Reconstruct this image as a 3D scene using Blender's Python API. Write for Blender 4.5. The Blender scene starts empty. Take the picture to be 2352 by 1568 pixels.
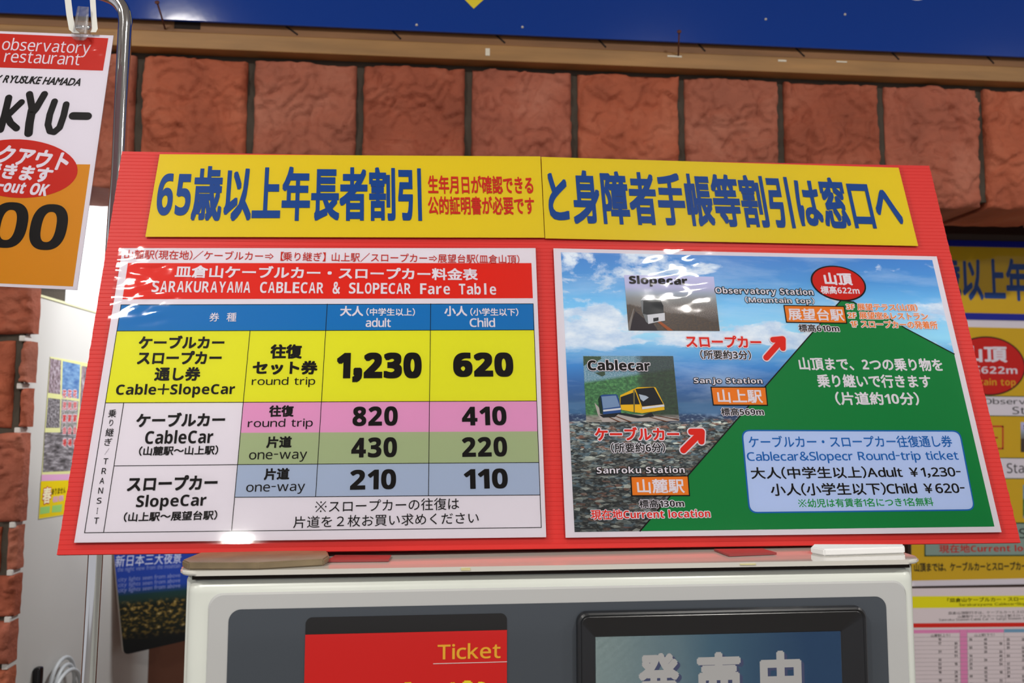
import bpy, bmesh, math, random
from mathutils import Vector, Matrix, noise
random.seed(7)
SC = bpy.context.scene
COL = SC.collection
# ---------------------------------------------------------------- camera
FPX = 1880.0                                   # focal length in pixels of the 2352 px wide frame (18 mm on APS-C)
CAM = Vector((0, 0, 1.55))
RX = Vector((0.9957806, 0.09175888*-1, 0.00114255)); RX.y = -0.09175888
RY = Vector((-0.00901741, -0.0854527, 0.99630142))
RZ = Vector((0.09132187, 0.99210793, 0.08591957))
cd = bpy.data.cameras.new('camera'); cd.sensor_width = 22.52; cd.lens = 18.0; cd.clip_start = .02
cd.dof.use_dof = True; cd.dof.focus_distance = .82; cd.dof.aperture_fstop = 4.5
cam = bpy.data.objects.new('camera', cd); COL.objects.link(cam)
cam.matrix_world = Matrix(((RX.x, RY.x, -RZ.x, CAM.x), (RX.y, RY.y, -RZ.y, CAM.y), (RX.z, RY.z, -RZ.z, CAM.z), (0, 0, 0, 1)))
SC.camera = cam
# ---------------------------------------------------------------- world, lights, exposure
w = bpy.data.worlds.new('room_ambient'); SC.world = w; w.use_nodes = True
w.node_tree.nodes['Background'].inputs[0].default_value = (.96, .95, 1, 1)
w.node_tree.nodes['Background'].inputs[1].default_value = .50
SC.view_settings.view_transform = 'Standard'; SC.view_settings.look = 'None'
SC.view_settings.exposure = 0; SC.view_settings.gamma = 1; SC.view_settings.use_curve_mapping = False
def area(name, loc, size, power, direction, col=(1, .96, .9), shape='DISK', sy=None):
    l = bpy.data.lights.new(name, 'AREA'); l.shape = shape; l.size = size; l.energy = power; l.color = col
    if sy: l.size_y = sy
    o = bpy.data.objects.new(name, l); COL.objects.link(o); o.location = loc
    o.rotation_euler = Vector(direction).to_track_quat('-Z', 'Y').to_euler(); return o
LAMPS = [(-.86, -.32), (.77, -.27), (-.74, -2.1), (1.75, -2.5), (2.1, -.3), (-2.3, -.33)]
for x, y in LAMPS:
    area('downlight_beam', (x, y, 2.735), .13, 15, (0, 0.12, -1))
area('downlight_beam', (-.79, .09, 2.735), .13, 5, (0, 0, -1))
area('booth_light', (-.12, 1.66, 2.08), .5, 11, (-.85, 0, -.4), (.93, .97, 1), 'RECTANGLE', .06)
# ---------------------------------------------------------------- helpers
def s2l(c): return c/12.92 if c <= .04045 else ((c+.055)/1.055)**2.4
def C(r, g, b, k=1.0): return tuple(min(s2l(v/255)*k, .95) for v in (r, g, b)) + (1,)
def ray(px, py):
    return RX*((px-1176)/FPX) + RY*((784-py)/FPX) + RZ
def hit(px, py, P, n):
    d = ray(px, py); return CAM + d*((Vector(P)-CAM).dot(n)/d.dot(n))
def onY(px, py, y): return hit(px, py, (0, y, 0), Vector((0, 1, 0)))
def onZ(px, py, z): return hit(px, py, (0, 0, z), Vector((0, 0, 1)))
def onX(px, py, x): return hit(px, py, (x, 0, 0), Vector((1, 0, 0)))
MATS = {}
def mat(name, col, rough=.5, metal=0, spec=.5, coat=0, bump=0, bscale=40, bdetail=6, vary=0, vscale=6, trans=0, ior=1.45, stretch=None):
    if name in MATS: return MATS[name]
    m = bpy.data.materials.new(name); m.use_nodes = True; nt = m.node_tree; b = nt.nodes['Principled BSDF']
    b.inputs['Base Color'].default_value = col; b.inputs['Roughness'].default_value = rough
    b.inputs['Metallic'].default_value = metal; b.inputs['Specular IOR Level'].default_value = spec
    b.inputs['Coat Weight'].default_value = coat; b.inputs['Coat Roughness'].default_value = .06
    b.inputs['Transmission Weight'].default_value = trans; b.inputs['IOR'].default_value = ior
    tc = nt.nodes.new('ShaderNodeTexCoord'); mp = nt.nodes.new('ShaderNodeMapping')
    nt.links.new(tc.outputs['Object'], mp.inputs[0])
    if stretch: mp.inputs['Scale'].default_value = stretch
    if vary:
        n = nt.nodes.new('ShaderNodeTexNoise'); n.inputs['Scale'].default_value = vscale; n.inputs['Detail'].default_value = 8
        r = nt.nodes.new('ShaderNodeMixRGB'); r.blend_type = 'MULTIPLY'
        mr = nt.nodes.new('ShaderNodeMapRange'); mr.inputs[1].default_value = .3; mr.inputs[2].default_value = .7
        mr.inputs[3].default_value = 1-vary; mr.inputs[4].default_value = 1+vary*.4
        nt.links.new(mp.outputs[0], n.inputs[0]); nt.links.new(n.outputs[0], mr.inputs[0])
        r.inputs[0].default_value = 1; r.inputs[1].default_value = col
        nt.links.new(mr.outputs[0], r.inputs[2]); nt.links.new(r.outputs[0], b.inputs['Base Color'])
    if bump:
        n = nt.nodes.new('ShaderNodeTexNoise'); n.inputs['Scale'].default_value = bscale; n.inputs['Detail'].default_value = bdetail
        bp = nt.nodes.new('ShaderNodeBump'); bp.inputs['Strength'].default_value = bump; bp.inputs['Distance'].default_value = .002
        nt.links.new(mp.outputs[0], n.inputs[0]); nt.links.new(n.outputs[0], bp.inputs['Height']); nt.links.new(bp.outputs[0], b.inputs['Normal'])
    MATS[name] = m; return m
def link(name, me, m, parent=None, smooth=False):
    if m is not None:
        for mm in (m if isinstance(m, (list, tuple)) else [m]): me.materials.append(mm)
    if smooth:
        for p in me.polygons: p.use_smooth = True
    o = bpy.data.objects.new(name, me); COL.objects.link(o)
    if parent: o.parent = parent
    return o
def mesh(name, vs, fs, m, parent=None, smooth=False, mi=None):
    me = bpy.data.meshes.new(name); me.from_pydata([tuple(v) for v in vs], [], fs)
    if mi: me.polygons.foreach_set('material_index', mi)
    me.update(); return link(name, me, m, parent, smooth)
def bm_obj(name, bm, m, parent=None, smooth=False):
    me = bpy.data.meshes.new(name); bmesh.ops.recalc_face_normals(bm, faces=bm.faces); bm.to_mesh(me); bm.free()
    return link(name, me, m, parent, smooth)
def add_box(bm, a, b, bevel=0, seg=2):
    r = bmesh.ops.create_cube(bm, size=1)
    a, b = Vector(a), Vector(b); c = (a+b)/2; d = b-a
    for v in r['verts']: v.co = Vector((v.co.x*d.x, v.co.y*d.y, v.co.z*d.z)) + c
    if bevel:
        es = list({e for v in r['verts'] for e in v.link_edges})
        bmesh.ops.bevel(bm, geom=es, offset=bevel, segments=seg, affect='EDGES', profile=.5)
def box(name, a, b, m, parent=None, bevel=0, seg=2):
    bm = bmesh.new(); add_box(bm, a, b, bevel, seg); return bm_obj(name, bm, m, parent, bevel > 0 and seg > 2)
def tag(o, label, cat, group=None, kind=None):
    o['label'] = label; o['category'] = cat
    if group: o['group'] = group
    if kind: o['kind'] = kind
    return o
def struct(o): o['kind'] = 'structure'; return o
def empty(name, mw):
    o = bpy.data.objects.new(name, None); COL.objects.link(o); o.empty_display_size = .05; o.matrix_world = mw; return o
def tube_mesh(pts, r, seg=16, cap=True, radii=None):
    pts = [Vector(p) for p in pts]; vs = []; fs = []; n = len(pts); up = None
    for i, p in enumerate(pts):
        t = (pts[min(i+1, n-1)]-pts[max(i-1, 0)]).normalized()
        if up is None:
            up = Vector((0, 0, 1)) if abs(t.z) < .9 else Vector((0, 1, 0))
        a = (up - t*up.dot(t)).normalized(); up = a; b = t.cross(a)
        rr = radii[i] if radii else r
        for k in range(seg):
            th = k*math.tau/seg; vs.append(p + a*math.cos(th)*rr + b*math.sin(th)*rr)
    for i in range(n-1):
        for k in range(seg):
            k2 = (k+1) % seg; fs.append((i*seg+k, i*seg+k2, (i+1)*seg+k2, (i+1)*seg+k))
    if cap: fs += [tuple(range(seg))[::-1], tuple(range((n-1)*seg, n*seg))]
    return vs, fs
def tube(name, pts, r, m, parent=None, seg=16, radii=None):
    vs, fs = tube_mesh(pts, r, seg, True, radii); return mesh(name, vs, fs, m, parent, True)
def smooth_path(pts, n=6):
    pts = [Vector(p) for p in pts]; out = []
    for i in range(len(pts)-1):
        p0, p1, p2, p3 = pts[max(i-1, 0)], pts[i], pts[i+1], pts[min(i+2, len(pts)-1)]
        for k in range(n):
            t = k/n; out.append(.5*((2*p1)+(-p0+p2)*t+(2*p0-5*p1+4*p2-p3)*t*t+(-p0+3*p1-3*p2+p3)*t**3))
    out.append(pts[-1]); return out
# ---------------------------------------------------------------- glyphs (from Blender's own built-in font)
GL = {}
def glyph(ch):
    if ch in GL: return GL[ch]
    if ch == '※':
        V = [(.12, .74), (.16, .78), (.88, .02), (.84, -.02), (.12, .02), (.16, -.02), (.88, .74), (.84, .78)]; Fc = [(0, 3, 2, 1), (4, 5, 6, 7)]
        for dx, dy in ((.5, .72), (.5, .04), (.14, .38), (.86, .38)):
            b = len(V); V += [(dx+.06*math.cos(k*math.tau/10), dy+.06*math.sin(k*math.tau/10)) for k in range(10)]; Fc.append(tuple(range(b, b+10)))
        g = (V, Fc)
    elif ch == '⇒':
        V = [(.1, .5), (.62, .5), (.62, .44), (.1, .44), (.1, .28), (.62, .28), (.62, .22), (.1, .22), (.55, .62), (.86, .36), (.55, .1), (.6, .06), (.95, .36), (.6, .66)]
        g = (V, [(0, 3, 2, 1), (4, 7, 6, 5), (8, 9, 12, 13), (9, 10, 11, 12)])
    else:
        c = bpy.data.curves.new('g', 'FONT'); c.body = ch; c.resolution_u = 3
        o = bpy.data.objects.new('g', c); COL.objects.link(o); bpy.context.view_layer.update()
        me = bpy.data.meshes.new_from_object(o.evaluated_get(bpy.context.evaluated_depsgraph_get()))
        g = ([(v.co.x, v.co.y) for v in me.vertices], [tuple(p.vertices) for p in me.polygons])
        bpy.data.objects.remove(o); bpy.data.curves.remove(c); bpy.data.meshes.remove(me)
    if g[0]: g += (min(v[0] for v in g[0]), max(v[0] for v in g[0]))
    else: g += (0, .3)
    GL[ch] = g; return g
def latin(ch, bold):
    if 'A' <= ch <= 'Z': return chr((0x1D5D4 if bold else 0x1D5A0)+ord(ch)-65)
    if 'a' <= ch <= 'z': return chr((0x1D5EE if bold else 0x1D5BA)+ord(ch)-97)
    if '0' <= ch <= '9': return chr((0x1D7EC if bold else 0x1D7E2)+ord(ch)-48)
    return chr(ord(ch)+0xFEE0)
def layout(s, mode='prop', bold=False):
    out = []; x = 0
    for ch in s:
        o = ord(ch)
        if ch == ' ': x += .5 if mode == 'mono' else .32; continue
        if ch == '　': x += 1; continue
        if mode == 'latin' or not (33 <= o <= 126 or ch in '（）'):
            g = glyph(ch)
            if mode == 'latin': out.append((g, x-g[2]+.03, 1, 1)); x += g[3]-g[2]+.06
            elif ch in '【】': out.append((g, x, 1, 1)); x += .85
            elif ch == '￥': out.append((g, x, .9, 1)); x += .9
            else: out.append((g, x, 1, 1)); x += 1
            continue
        g = glyph(latin(ch, bold) if o < 127 else ch); iw = g[3]-g[2]; rs = 0 if (ch.isalnum() and o < 127) else 1
        if mode == 'mono':
            k = min(1, .42/iw); out.append((g, x+.25-(g[2]+iw/2)*k, k, rs)); x += .5
        elif ch == '-': out.append((g, x-g[2]*.4+.05, .4, rs)); x += iw*.4+.1
        elif ch == ',': out.append((g, x-g[2]+.09, 1, rs)); x += iw+.17
        else: out.append((g, x-g[2]+.045+.012*bold, 1, rs)); x += iw+.09+.024*bold
    return out
def text_mesh(s, w, h, bold=.0, halo=0, mode='prop', n=8, sq=False):
    """flat text centred on 0,0, ink box w x h; returns verts, faces, material indices"""
    bst = bold >= .0195; lf = max(0, bold-.024)/bold if bst else 1
    L = [(g, gx, k, 1 if r else lf) for g, gx, k, r in layout(s, mode, bst)]
    xs = [gx+v[0]*k for g, gx, k, r in L for v in g[0]]; ys = [v[1] for g, gx, k, r in L for v in g[0]]
    x0, x1, y0, y1 = min(xs)-bold, max(xs)+bold, min(ys)-bold, max(ys)+bold
    sx, sy = w/(x1-x0), h/(y1-y0); cx, cy = (x0+x1)/2, (y0+y1)/2
    vs = []; fs = []; mi = []
    def put(dx, dy, z, idx, full=False):
        for g, gx, k, r in L:
            b = len(vs); e = 1 if full else r
            for v in g[0]: vs.append(((gx+v[0]*k-cx+dx*e)*sx, (v[1]-cy+dy*e)*sy, z))
            for f in g[1]: fs.append(tuple(b+i for i in f)); mi.append(idx)
    z = 0
    if halo:
        r = bold+halo*sy**0
        for k in range(14):
            a = k*math.tau/14; put(r*math.cos(a)*sy/sx, r*math.sin(a), z, 1, True); z += 1.5e-6
        z += 3e-5
    if bold:
        for k in range(n):
            a = (k+.5)*math.tau/n; dx, dy = math.cos(a), math.sin(a)
            if sq: dx, dy = ((1, 1), (1, -1), (-1, 1), (-1, -1), (1, 0), (-1, 0), (0, 1), (0, -1))[k]; dx *= .9; dy *= .9
            put(bold*dx, bold*dy, z, 0); z += 1.5e-6
    put(0, 0, z, 0)
    return vs, fs, mi
# ---------------------------------------------------------------- flat printed sheets
LAY = .00012
class Sheet:
    sq = False
    def __init__(s, name, quad, P, n, label, cat, thick=.0006, matp=None, part='paper', group=None):
        """quad = pixel corners TL,TR,BR,BL of the paper; P,n = its plane (n towards the viewer)"""
        s.n = Vector(n).normalized(); q = [hit(*p, P, s.n) for p in quad]
        U = ((q[2]-q[3]).normalized()+(q[1]-q[0]).normalized()); s.U = (U-s.n*U.dot(s.n)).normalized(); s.V = s.n.cross(s.U)
        s.O = q[3]; s.P = Vector(P)
        M = Matrix.Identity(4)
        for i in range(3): M[i][0], M[i][1], M[i][2], M[i][3] = s.U[i], s.V[i], s.n[i], s.O[i]
        s.M = M; s.root = empty(name, M); tag(s.root, label, cat, group)
        s.quad = [s.p(*p) for p in quad]
        s.paper = s.slab(part, s.quad, -.0002, thick, matp) if matp else None
        s.top = thick-.0002
    def p(s, px, py):
        h = hit(px, py, s.O, s.n)-s.O; return (h.dot(s.U), h.dot(s.V))
    def slab(s, name, pts, z, t, m):
        n = len(pts); vs = [(a, b, z) for a, b in pts]+[(a, b, z+t) for a, b in pts]
        fs = [tuple(range(n)), tuple(range(2*n-1, n-1, -1))]+[(i, i+n, (i+1) % n+n, (i+1) % n) for i in range(n)]
        bm = bmesh.new(); bv = [bm.verts.new(v) for v in vs]
        for f in fs: bm.faces.new([bv[i] for i in f])
        return bm_obj(name, bm, m, s.root)
    def flat(s, name, pts, lay, m, uvq=None, parent=None):
        """flat print: local polygon"""
        z = s.top+lay*LAY
        me = bpy.data.meshes.new(name); me.from_pydata([(a, b, z) for a, b in pts], [], [tuple(range(len(pts)))[::1]]); me.update()
        if me.polygons[0].normal.z < 0: me.flip_normals()
        x0, y0, x1, y1 = uvq or (min(a for a, b in pts), min(b for a, b in pts), max(a for a, b in pts), max(b for a, b in pts))
        uv = me.uv_layers.new(name='UVMap')
        for l in me.loops:
            v = me.vertices[l.vertex_index].co; uv.data[l.index].uv = ((v.x-x0)/(x1-x0), (v.y-y0)/(y1-y0))
        return link(name, me, m, parent or s.root)
    def poly(s, name, pix, lay, m, uvq=None, parent=None): return s.flat(name, [s.p(*q) for q in pix], lay, m, uvq, parent)
    def bbox(s, pix):
        P = [s.p(*q) for q in pix]; return (min(a for a, b in P), min(b for a, b in P), max(a for a, b in P), max(b for a, b in P))
    def round_pts(s, pix, r):
        P = [Vector(s.p(*q)) for q in pix]; out = []
        for i in range(4):
            a, b, c = P[i-1], P[i], P[(i+1) % 4]; d1 = (a-b).normalized(); d2 = (c-b).normalized()
            for k in range(7):
                t = k/6; p0 = b+d1*r; p2 = b+d2*r; out.append((p0*(1-t)**2+b*2*t*(1-t)+p2*t*t)[:])
        return out
    def ell(s, name, cx, cy, rx, ry, lay, m, rot=0, shear=0):
        c = s.p(cx, cy); a = (s.p(cx+rx, cy)[0]-s.p(cx-rx, cy)[0])/2; b = (s.p(cx, cy-ry)[1]-s.p(cx, cy+ry)[1])/2
        pts = []
        for k in range(48):
            t = k*math.tau/48; x = a*math.cos(t); y = b*math.sin(t); x += shear*y
            pts.append((c[0]+x*math.cos(rot)-y*math.sin(rot), c[1]+x*math.sin(rot)+y*math.cos(rot)))
        return s.flat(name, pts, lay, m)
    def line(s, bm, p0, p1, wd, lay):
        a, b = Vector(s.p(*p0)), Vector(s.p(*p1)); d = (b-a).normalized()*wd/2; q = Vector((-d.y, d.x)); z = s.top+lay*LAY
        f = [bm.verts.new((v.x, v.y, z)) for v in (a-d-q, b+d-q, b+d+q, a-d+q)]; bm.faces.new(f)
    def lines(s, name, segs, wd, lay, m):
        bm = bmesh.new()
        for a, b in segs: s.line(bm, a, b, wd, lay)
        me = bpy.data.meshes.new(name); bm.to_mesh(me); bm.free(); return link(name, me, m, s.root)
    def outline(s, name, pix, wd, lay, m): return s.lines(name, [(pix[i-1], pix[i]) for i in range(len(pix))], wd, lay, m)
    def T(s, txt, box, m, bold=.0, halo=0, hm=None, mode='prop', lay=4, rot=0, shear=0, dy=0):
        """box = pixel ink box x0,x1,y0,y1 (x at mid height). dy: rise in px from centre to the right end"""
        x0, x1, y0, y1 = box; xc, yc = (x0+x1)/2, (y0+y1)/2
        w = s.p(x1, yc)[0]-s.p(x0, yc)[0]; h = s.p(xc, y0)[1]-s.p(xc, y1)[1]; c = s.p(xc, yc)
        if rot:
            w = math.hypot(w, 0)
        vs, fs, mi = text_mesh(txt, w, h, bold, halo, mode, 8, s.sq)
        R = math.radians(rot); z0 = s.top+lay*LAY; o = []
        for x, y, z in vs:
            x += shear*y; o.append((c[0]+x*math.cos(R)-y*math.sin(R), c[1]+x*math.sin(R)+y*math.cos(R), z0+z))
        return mesh('lettering', o, fs, [m, hm] if hm else [m], s.root, mi=mi)
    def film(s, quad, m, z=.0014, waves=(), base=.00002, nx=90, ny=60, r=.006):
        """clear laminating film: a gridded sheet with real ripples"""
        P = [Vector(s.p(*q)) for q in quad]; vs = []; fs = []
        for j in range(ny+1):
            for i in range(nx+1):
                u, v = i/nx, j/ny
                q = P[3].lerp(P[2], u).lerp(P[0].lerp(P[1], u), v)
                cxn = min(u, 1-u)*nx; cyn = min(v, 1-v)*ny
                a = base*noise.noise(Vector((q.x*25, q.y*25, 3)))
                for (wx, wy, wr, amp, sc) in waves:
                    d = math.hypot(q.x-wx, (q.y-wy))/wr
                    if d < 1: a += amp*(1-d*d)**2*(noise.noise(Vector((q.x*sc*.55+q.y*sc*.4, q.y*sc*1.5-q.x*sc*.4, wx*9)))+.08*noise.noise(Vector((q.x*sc*2, q.y*sc*3, 4))))
                vs.append((q.x, q.y, z+a))
        for j in range(ny):
            for i in range(nx):
                if (i in (0, nx-1)) and (j in (0, ny-1)): continue
                b = j*(nx+1)+i; fs.append((b, b+1, b+nx+2, b+nx+1))
        return mesh('laminate_film', vs, fs, m, s.root, True)
# film: clear plastic, mirror-like Fresnel gloss over a clear sheet
def film_mat(name, gl=1.0, tint=(.93, .93, .94, 1), rough=.06, bump=.04, fi=1.3, const=0):
    m = bpy.data.materials.new(name); m.use_nodes = True; nt = m.node_tree; nt.nodes.clear()
    o = nt.nodes.new('ShaderNodeOutputMaterial'); mx = nt.nodes.new('ShaderNodeMixShader'); t = nt.nodes.new('ShaderNodeBsdfTransparent')
    g = nt.nodes.new('ShaderNodeBsdfGlossy'); f = nt.nodes.new('ShaderNodeFresnel'); f.inputs[0].default_value = fi
    t.inputs[0].default_value = tint; g.inputs['Roughness'].default_value = rough
    tc = nt.nodes.new('ShaderNodeTexCoord'); n = nt.nodes.new('ShaderNodeTexNoise'); n.inputs['Scale'].default_value = 60
    bp = nt.nodes.new('ShaderNodeBump'); bp.inputs['Strength'].default_value = bump; bp.inputs['Distance'].default_value = .001
    L = nt.links.new
    L(tc.outputs['Object'], n.inputs[0]); L(n.outputs[0], bp.inputs['Height']); L(bp.outputs[0], g.inputs['Normal']); L(bp.outputs[0], f.inputs['Normal'])
    if const: mx.inputs[0].default_value = const
    else: L(f.outputs[0], mx.inputs[0])
    L(t.outputs[0], mx.inputs[1]); L(g.outputs[0], mx.inputs[2]); L(mx.outputs[0], o.inputs[0])
    return m
FILM = film_mat('laminate_film')
KP = 1.12
def ink(name, r, g, b, rough=.45): return mat('ink_'+name, C(r, g, b, KP), rough, spec=.12)
WHITE = ink('paper_white', 218, 212, 220); BLACK = ink('black', 14, 10, 10); RED = ink('red', 212, 36, 22)
DRED = ink('dark_red', 190, 44, 34); BLUE = ink('header_blue', 18, 112, 180); YEL = ink('table_yellow', 216, 216, 36)
PINK = ink('pink', 216, 148, 190); GREEN = ink('sage', 160, 174, 132); GBLUE = ink('grey_blue', 162, 176, 200)
BYEL = ink('banner_yellow', 214, 190, 34); BBLUE = ink('banner_blue', 24, 68, 138); MGREEN = ink('map_green', 10, 124, 58)
ORNG = ink('orange', 226, 122, 30); PALE = ink('pale_blue', 178, 196, 232); TBLUE = ink('text_blue', 22, 96, 170); TGREEN = ink('text_green', 16, 140, 60)
PORNG = ink('poster_orange', 205, 135, 22); PORED = ink('poster_red', 190, 34, 18)
# ---------------------------------------------------------------- procedural printed pictures (flat print)
class NT:
    def __init__(s, name, rough=.45):
        s.m = bpy.data.materials.new(name); s.m.use_nodes = True; s.nt = s.m.node_tree; s.b = s.nt.nodes['Principled BSDF']
        s.b.inputs['Roughness'].default_value = rough; s.b.inputs['Specular IOR Level'].default_value = .3
        tc = s.nt.nodes.new('ShaderNodeTexCoord'); s.uv = tc.outputs['UV']
        sp = s.nt.nodes.new('ShaderNodeSeparateXYZ'); s.l(s.uv, sp.inputs[0]); s.x, s.y = sp.outputs[0], sp.outputs[1]
    def l(s, a, b): s.nt.links.new(a, b)
    def map(s, sx, sy, ox=0, oy=0):
        m = s.nt.nodes.new('ShaderNodeMapping'); m.inputs['Scale'].default_value = (sx, sy, 1); m.inputs['Location'].default_value = (ox, oy, 0); s.l(s.uv, m.inputs[0]); return m.outputs[0]
    def noise(s, vec, scale, detail=8, rough=.6, dist=0, out=0):
        n = s.nt.nodes.new('ShaderNodeTexNoise'); s.l(vec, n.inputs['Vector']); n.inputs['Scale'].default_value = scale
        n.inputs['Detail'].default_value = detail; n.inputs['Roughness'].default_value = rough; n.inputs['Distortion'].default_value = dist; return n.outputs[out]
    def vor(s, vec, scale, feature='F1'):
        n = s.nt.nodes.new('ShaderNodeTexVoronoi'); n.feature = feature; s.l(vec, n.inputs['Vector']); n.inputs['Scale'].default_value = scale; return n
    def ramp(s, fac, stops, interp='LINEAR'):
        r = s.nt.nodes.new('ShaderNodeValToRGB'); r.color_ramp.interpolation = interp; e = r.color_ramp.elements
        while len(e) < len(stops): e.new(.5)
        for i, (p, c) in enumerate(stops):
            e[i].position = p; e[i].color = c if isinstance(c, tuple) else (c, c, c, 1)
        s.l(fac, r.inputs[0]); return r.outputs[0]
    def math(s, op, a, b=0, clamp=False):
        n = s.nt.nodes.new('ShaderNodeMath'); n.operation = op; n.use_clamp = clamp
        for i, v in enumerate((a, b)):
            if isinstance(v, (int, float)): n.inputs[i].default_value = v
            else: s.l(v, n.inputs[i])
        return n.outputs[0]
    def mix(s, f, a, b, mode='MIX'):
        n = s.nt.nodes.new('ShaderNodeMixRGB'); n.blend_type = mode
        for i, v in enumerate((f, a, b)):
            if isinstance(v, (int, float)): n.inputs[i].default_value = v
            elif isinstance(v, tuple): n.inputs[i].default_value = v
            else: s.l(v, n.inputs[i])
        return n.outputs[0]
    def done(s, col): s.l(col, s.b.inputs['Base Color']); return s.m
def sky_city():
    t = NT('printed_sky_and_city')
    sky = t.ramp(t.y, [(0, C(40, 46, 54)), (.34, C(60, 80, 100)), (.385, C(40, 92, 146)), (.43, C(38, 80, 130)), (.5, C(34, 92, 160)), (.56, C(48, 124, 196)),
                       (.63, C(96, 164, 216)), (.68, C(150, 200, 232)), (.8, C(112, 178, 228)), (.9, C(72, 140, 206)), (1, C(56, 120, 196))])
    # clouds: a cumulus bank low down, thin veils high up
    n1 = t.noise(t.map(3.2, 4.6, 1.3, .4), 1.6, 10, .58, .35)
    band = t.ramp(t.y, [(.60, 0.), (.655, .3), (.70, .21), (.78, .12), (.86, .05), (.93, .13), (1, .10)])
    left = t.ramp(t.x, [(0, .10), (.3, .04), (.45, .0), (1, -.0)])
    c1 = t.math('ADD', t.math('ADD', n1, band), left)
    cm = t.ramp(c1, [(.70, 0.), (.76, 1.)])
    veil = t.ramp(t.noise(t.map(2, 7, 3, 1), 1.5, 6, .6, .3), [(.45, 0.), (.8, .55)])
    col = t.mix(veil, sky, C(200, 208, 232))
    ccol = t.ramp(t.noise(t.map(6, 8), 2, 5), [(.35, C(178, 190, 222)), (.6, C(222, 218, 234))])
    col = t.mix(t.math('MULTIPLY', cm, t.ramp(t.y, [(.59, 0.), (.64, 1.)])), col, ccol)
    # hills and far shore
    hn = t.noise(t.map(1.6, .9, 5, 2), 2.2, 5)
    hill = t.math('SUBTRACT', t.math('MULTIPLY', hn, .42), t.math('SUBTRACT', t.y, .24))
    hm = t.ramp(hill, [(0.02, 0.), (.035, 1.)])
    hcol = t.ramp(t.noise(t.map(50, 90), 1.5, 4), [(.52, C(18, 48, 92)), (.72, C(150, 165, 190))])
    col = t.mix(hm, col, hcol)
    bay = t.ramp(t.y, [(.385, 0.), (.395, .85), (.425, .85), (.44, 0.)])
    col = t.mix(bay, col, C(52, 98, 146))
    # city roofs
    v = t.vor(t.map(64, 150), 1.); cc = t.nt.nodes.new('ShaderNodeSeparateXYZ'); t.l(v.outputs['Color'], cc.inputs[0])
    roofs = t.ramp(cc.outputs[0], [(0, C(24, 30, 34)), (.3, C(44, 52, 60)), (.45, C(92, 84, 80)), (.6, C(130, 80, 64)), (.7, C(90, 110, 128)), (.85, C(150, 156, 160)), (.95, C(205, 200, 196)), (1, C(220, 220, 220))], 'CONSTANT')
    v2 = t.vor(t.map(150, 260, 2, 2), 1.); c2 = t.nt.nodes.new('ShaderNodeSeparateXYZ'); t.l(v2.outputs['Color'], c2.inputs[0])
    roofs = t.mix(.5, roofs, t.ramp(c2.outputs[1], [(0, C(20, 26, 30)), (.5, C(70, 74, 80)), (.8, C(130, 126, 124)), (1, C(200, 198, 196))], 'CONSTANT'))
    sh = t.ramp(t.noise(t.map(9, 14), 1.5, 6), [(.3, .28), (.65, 1.1)])
    roofs = t.mix(1., roofs, sh, 'MULTIPLY')
    grad = t.ramp(t.y, [(0, .75), (.2, 1.1), (.3, 1.8), (.37, 2.1)])
    roofs = t.mix(1., roofs, grad, 'MULTIPLY')
    cit = t.ramp(t.math('ADD', t.y, t.math('MULTIPLY', t.noise(t.map(4, 2), 2, 3), .05)), [(.385, 1.), (.40, 0.)])
    fin = t.mix(cit, col, roofs); return t.done(t.mix(1., fin, (1.15, 1.32, 1.22, 1), 'MULTIPLY'))
def slope_bg():
    t = NT('printed_hillside_view')
    col = t.ramp(t.y, [(0, C(70, 52, 30)), (.2, C(70, 56, 48)), (.4, C(112, 102, 98)), (.58, C(140, 144, 146)), (.68, C(160, 172, 190)), (.78, C(186, 186, 222)), (1, C(200, 200, 238))])
    sp = t.ramp(t.noise(t.map(40, 60), 2, 4), [(.5, 0.), (.65, .7)])
    m = t.math('MULTIPLY', sp, t.ramp(t.math('ADD', t.y, t.math('MULTIPLY', t.x, -.25)), [(-.1, .3), (.1, .8), (.4, .6), (.5, 0.)]))
    col = t.mix(m, col, C(190, 180, 172))
    h = t.math('SUBTRACT', t.math('ADD', t.math('MULTIPLY', t.noise(t.map(2, .4, 1.1, 0), 2.2, 3), .25), .36), t.math('ADD', t.y, t.math('MULTIPLY', t.x, .28)))
    col = t.mix(t.ramp(h, [(0, 0.), (.03, .9)]), col, t.ramp(t.noise(t.map(20, 20), 2, 5), [(.3, C(34, 30, 32)), (.7, C(88, 62, 36))]))
    return t.done(col)
def cable_bg():
    t = NT('printed_forest_view')
    g = t.ramp(t.noise(t.map(14, 14), 1.6, 9, .7), [(.3, C(16, 52, 26, 1.3)), (.5, C(44, 104, 58, 1.3)), (.66, C(86, 150, 84, 1.3)), (.8, C(140, 180, 110, 1.3))])
    town = t.ramp(t.noise(t.map(40, 60), 1.5, 5), [(.35, C(70, 130, 150)), (.55, C(130, 170, 190)), (.7, C(200, 210, 215))])
    d = t.math('SUBTRACT', t.y, t.math('ADD', t.math('MULTIPLY', t.x, .22), .56))
    col = t.mix(t.ramp(d, [(0, 0.), (.05, 1.)]), g, town)
    dk = t.math('ADD', t.math('SUBTRACT', t.x, .62), t.math('MULTIPLY', t.noise(t.map(6, 6), 1.5, 6), .2))
    col = t.mix(t.ramp(dk, [(.05, 0.), (.14, .88)]), col, t.ramp(t.noise(t.map(18, 18), 2, 6), [(.4, C(8, 22, 14)), (.7, C(34, 58, 36))]))
    d2 = t.math('SUBTRACT', .12, t.y)
    col = t.mix(t.ramp(d2, [(0, 0.), (.05, .9)]), col, t.ramp(t.noise(t.map(4, 30), 2, 4), [(.35, C(90, 70, 60)), (.6, C(190, 184, 180))]))
    return t.done(col)
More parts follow.
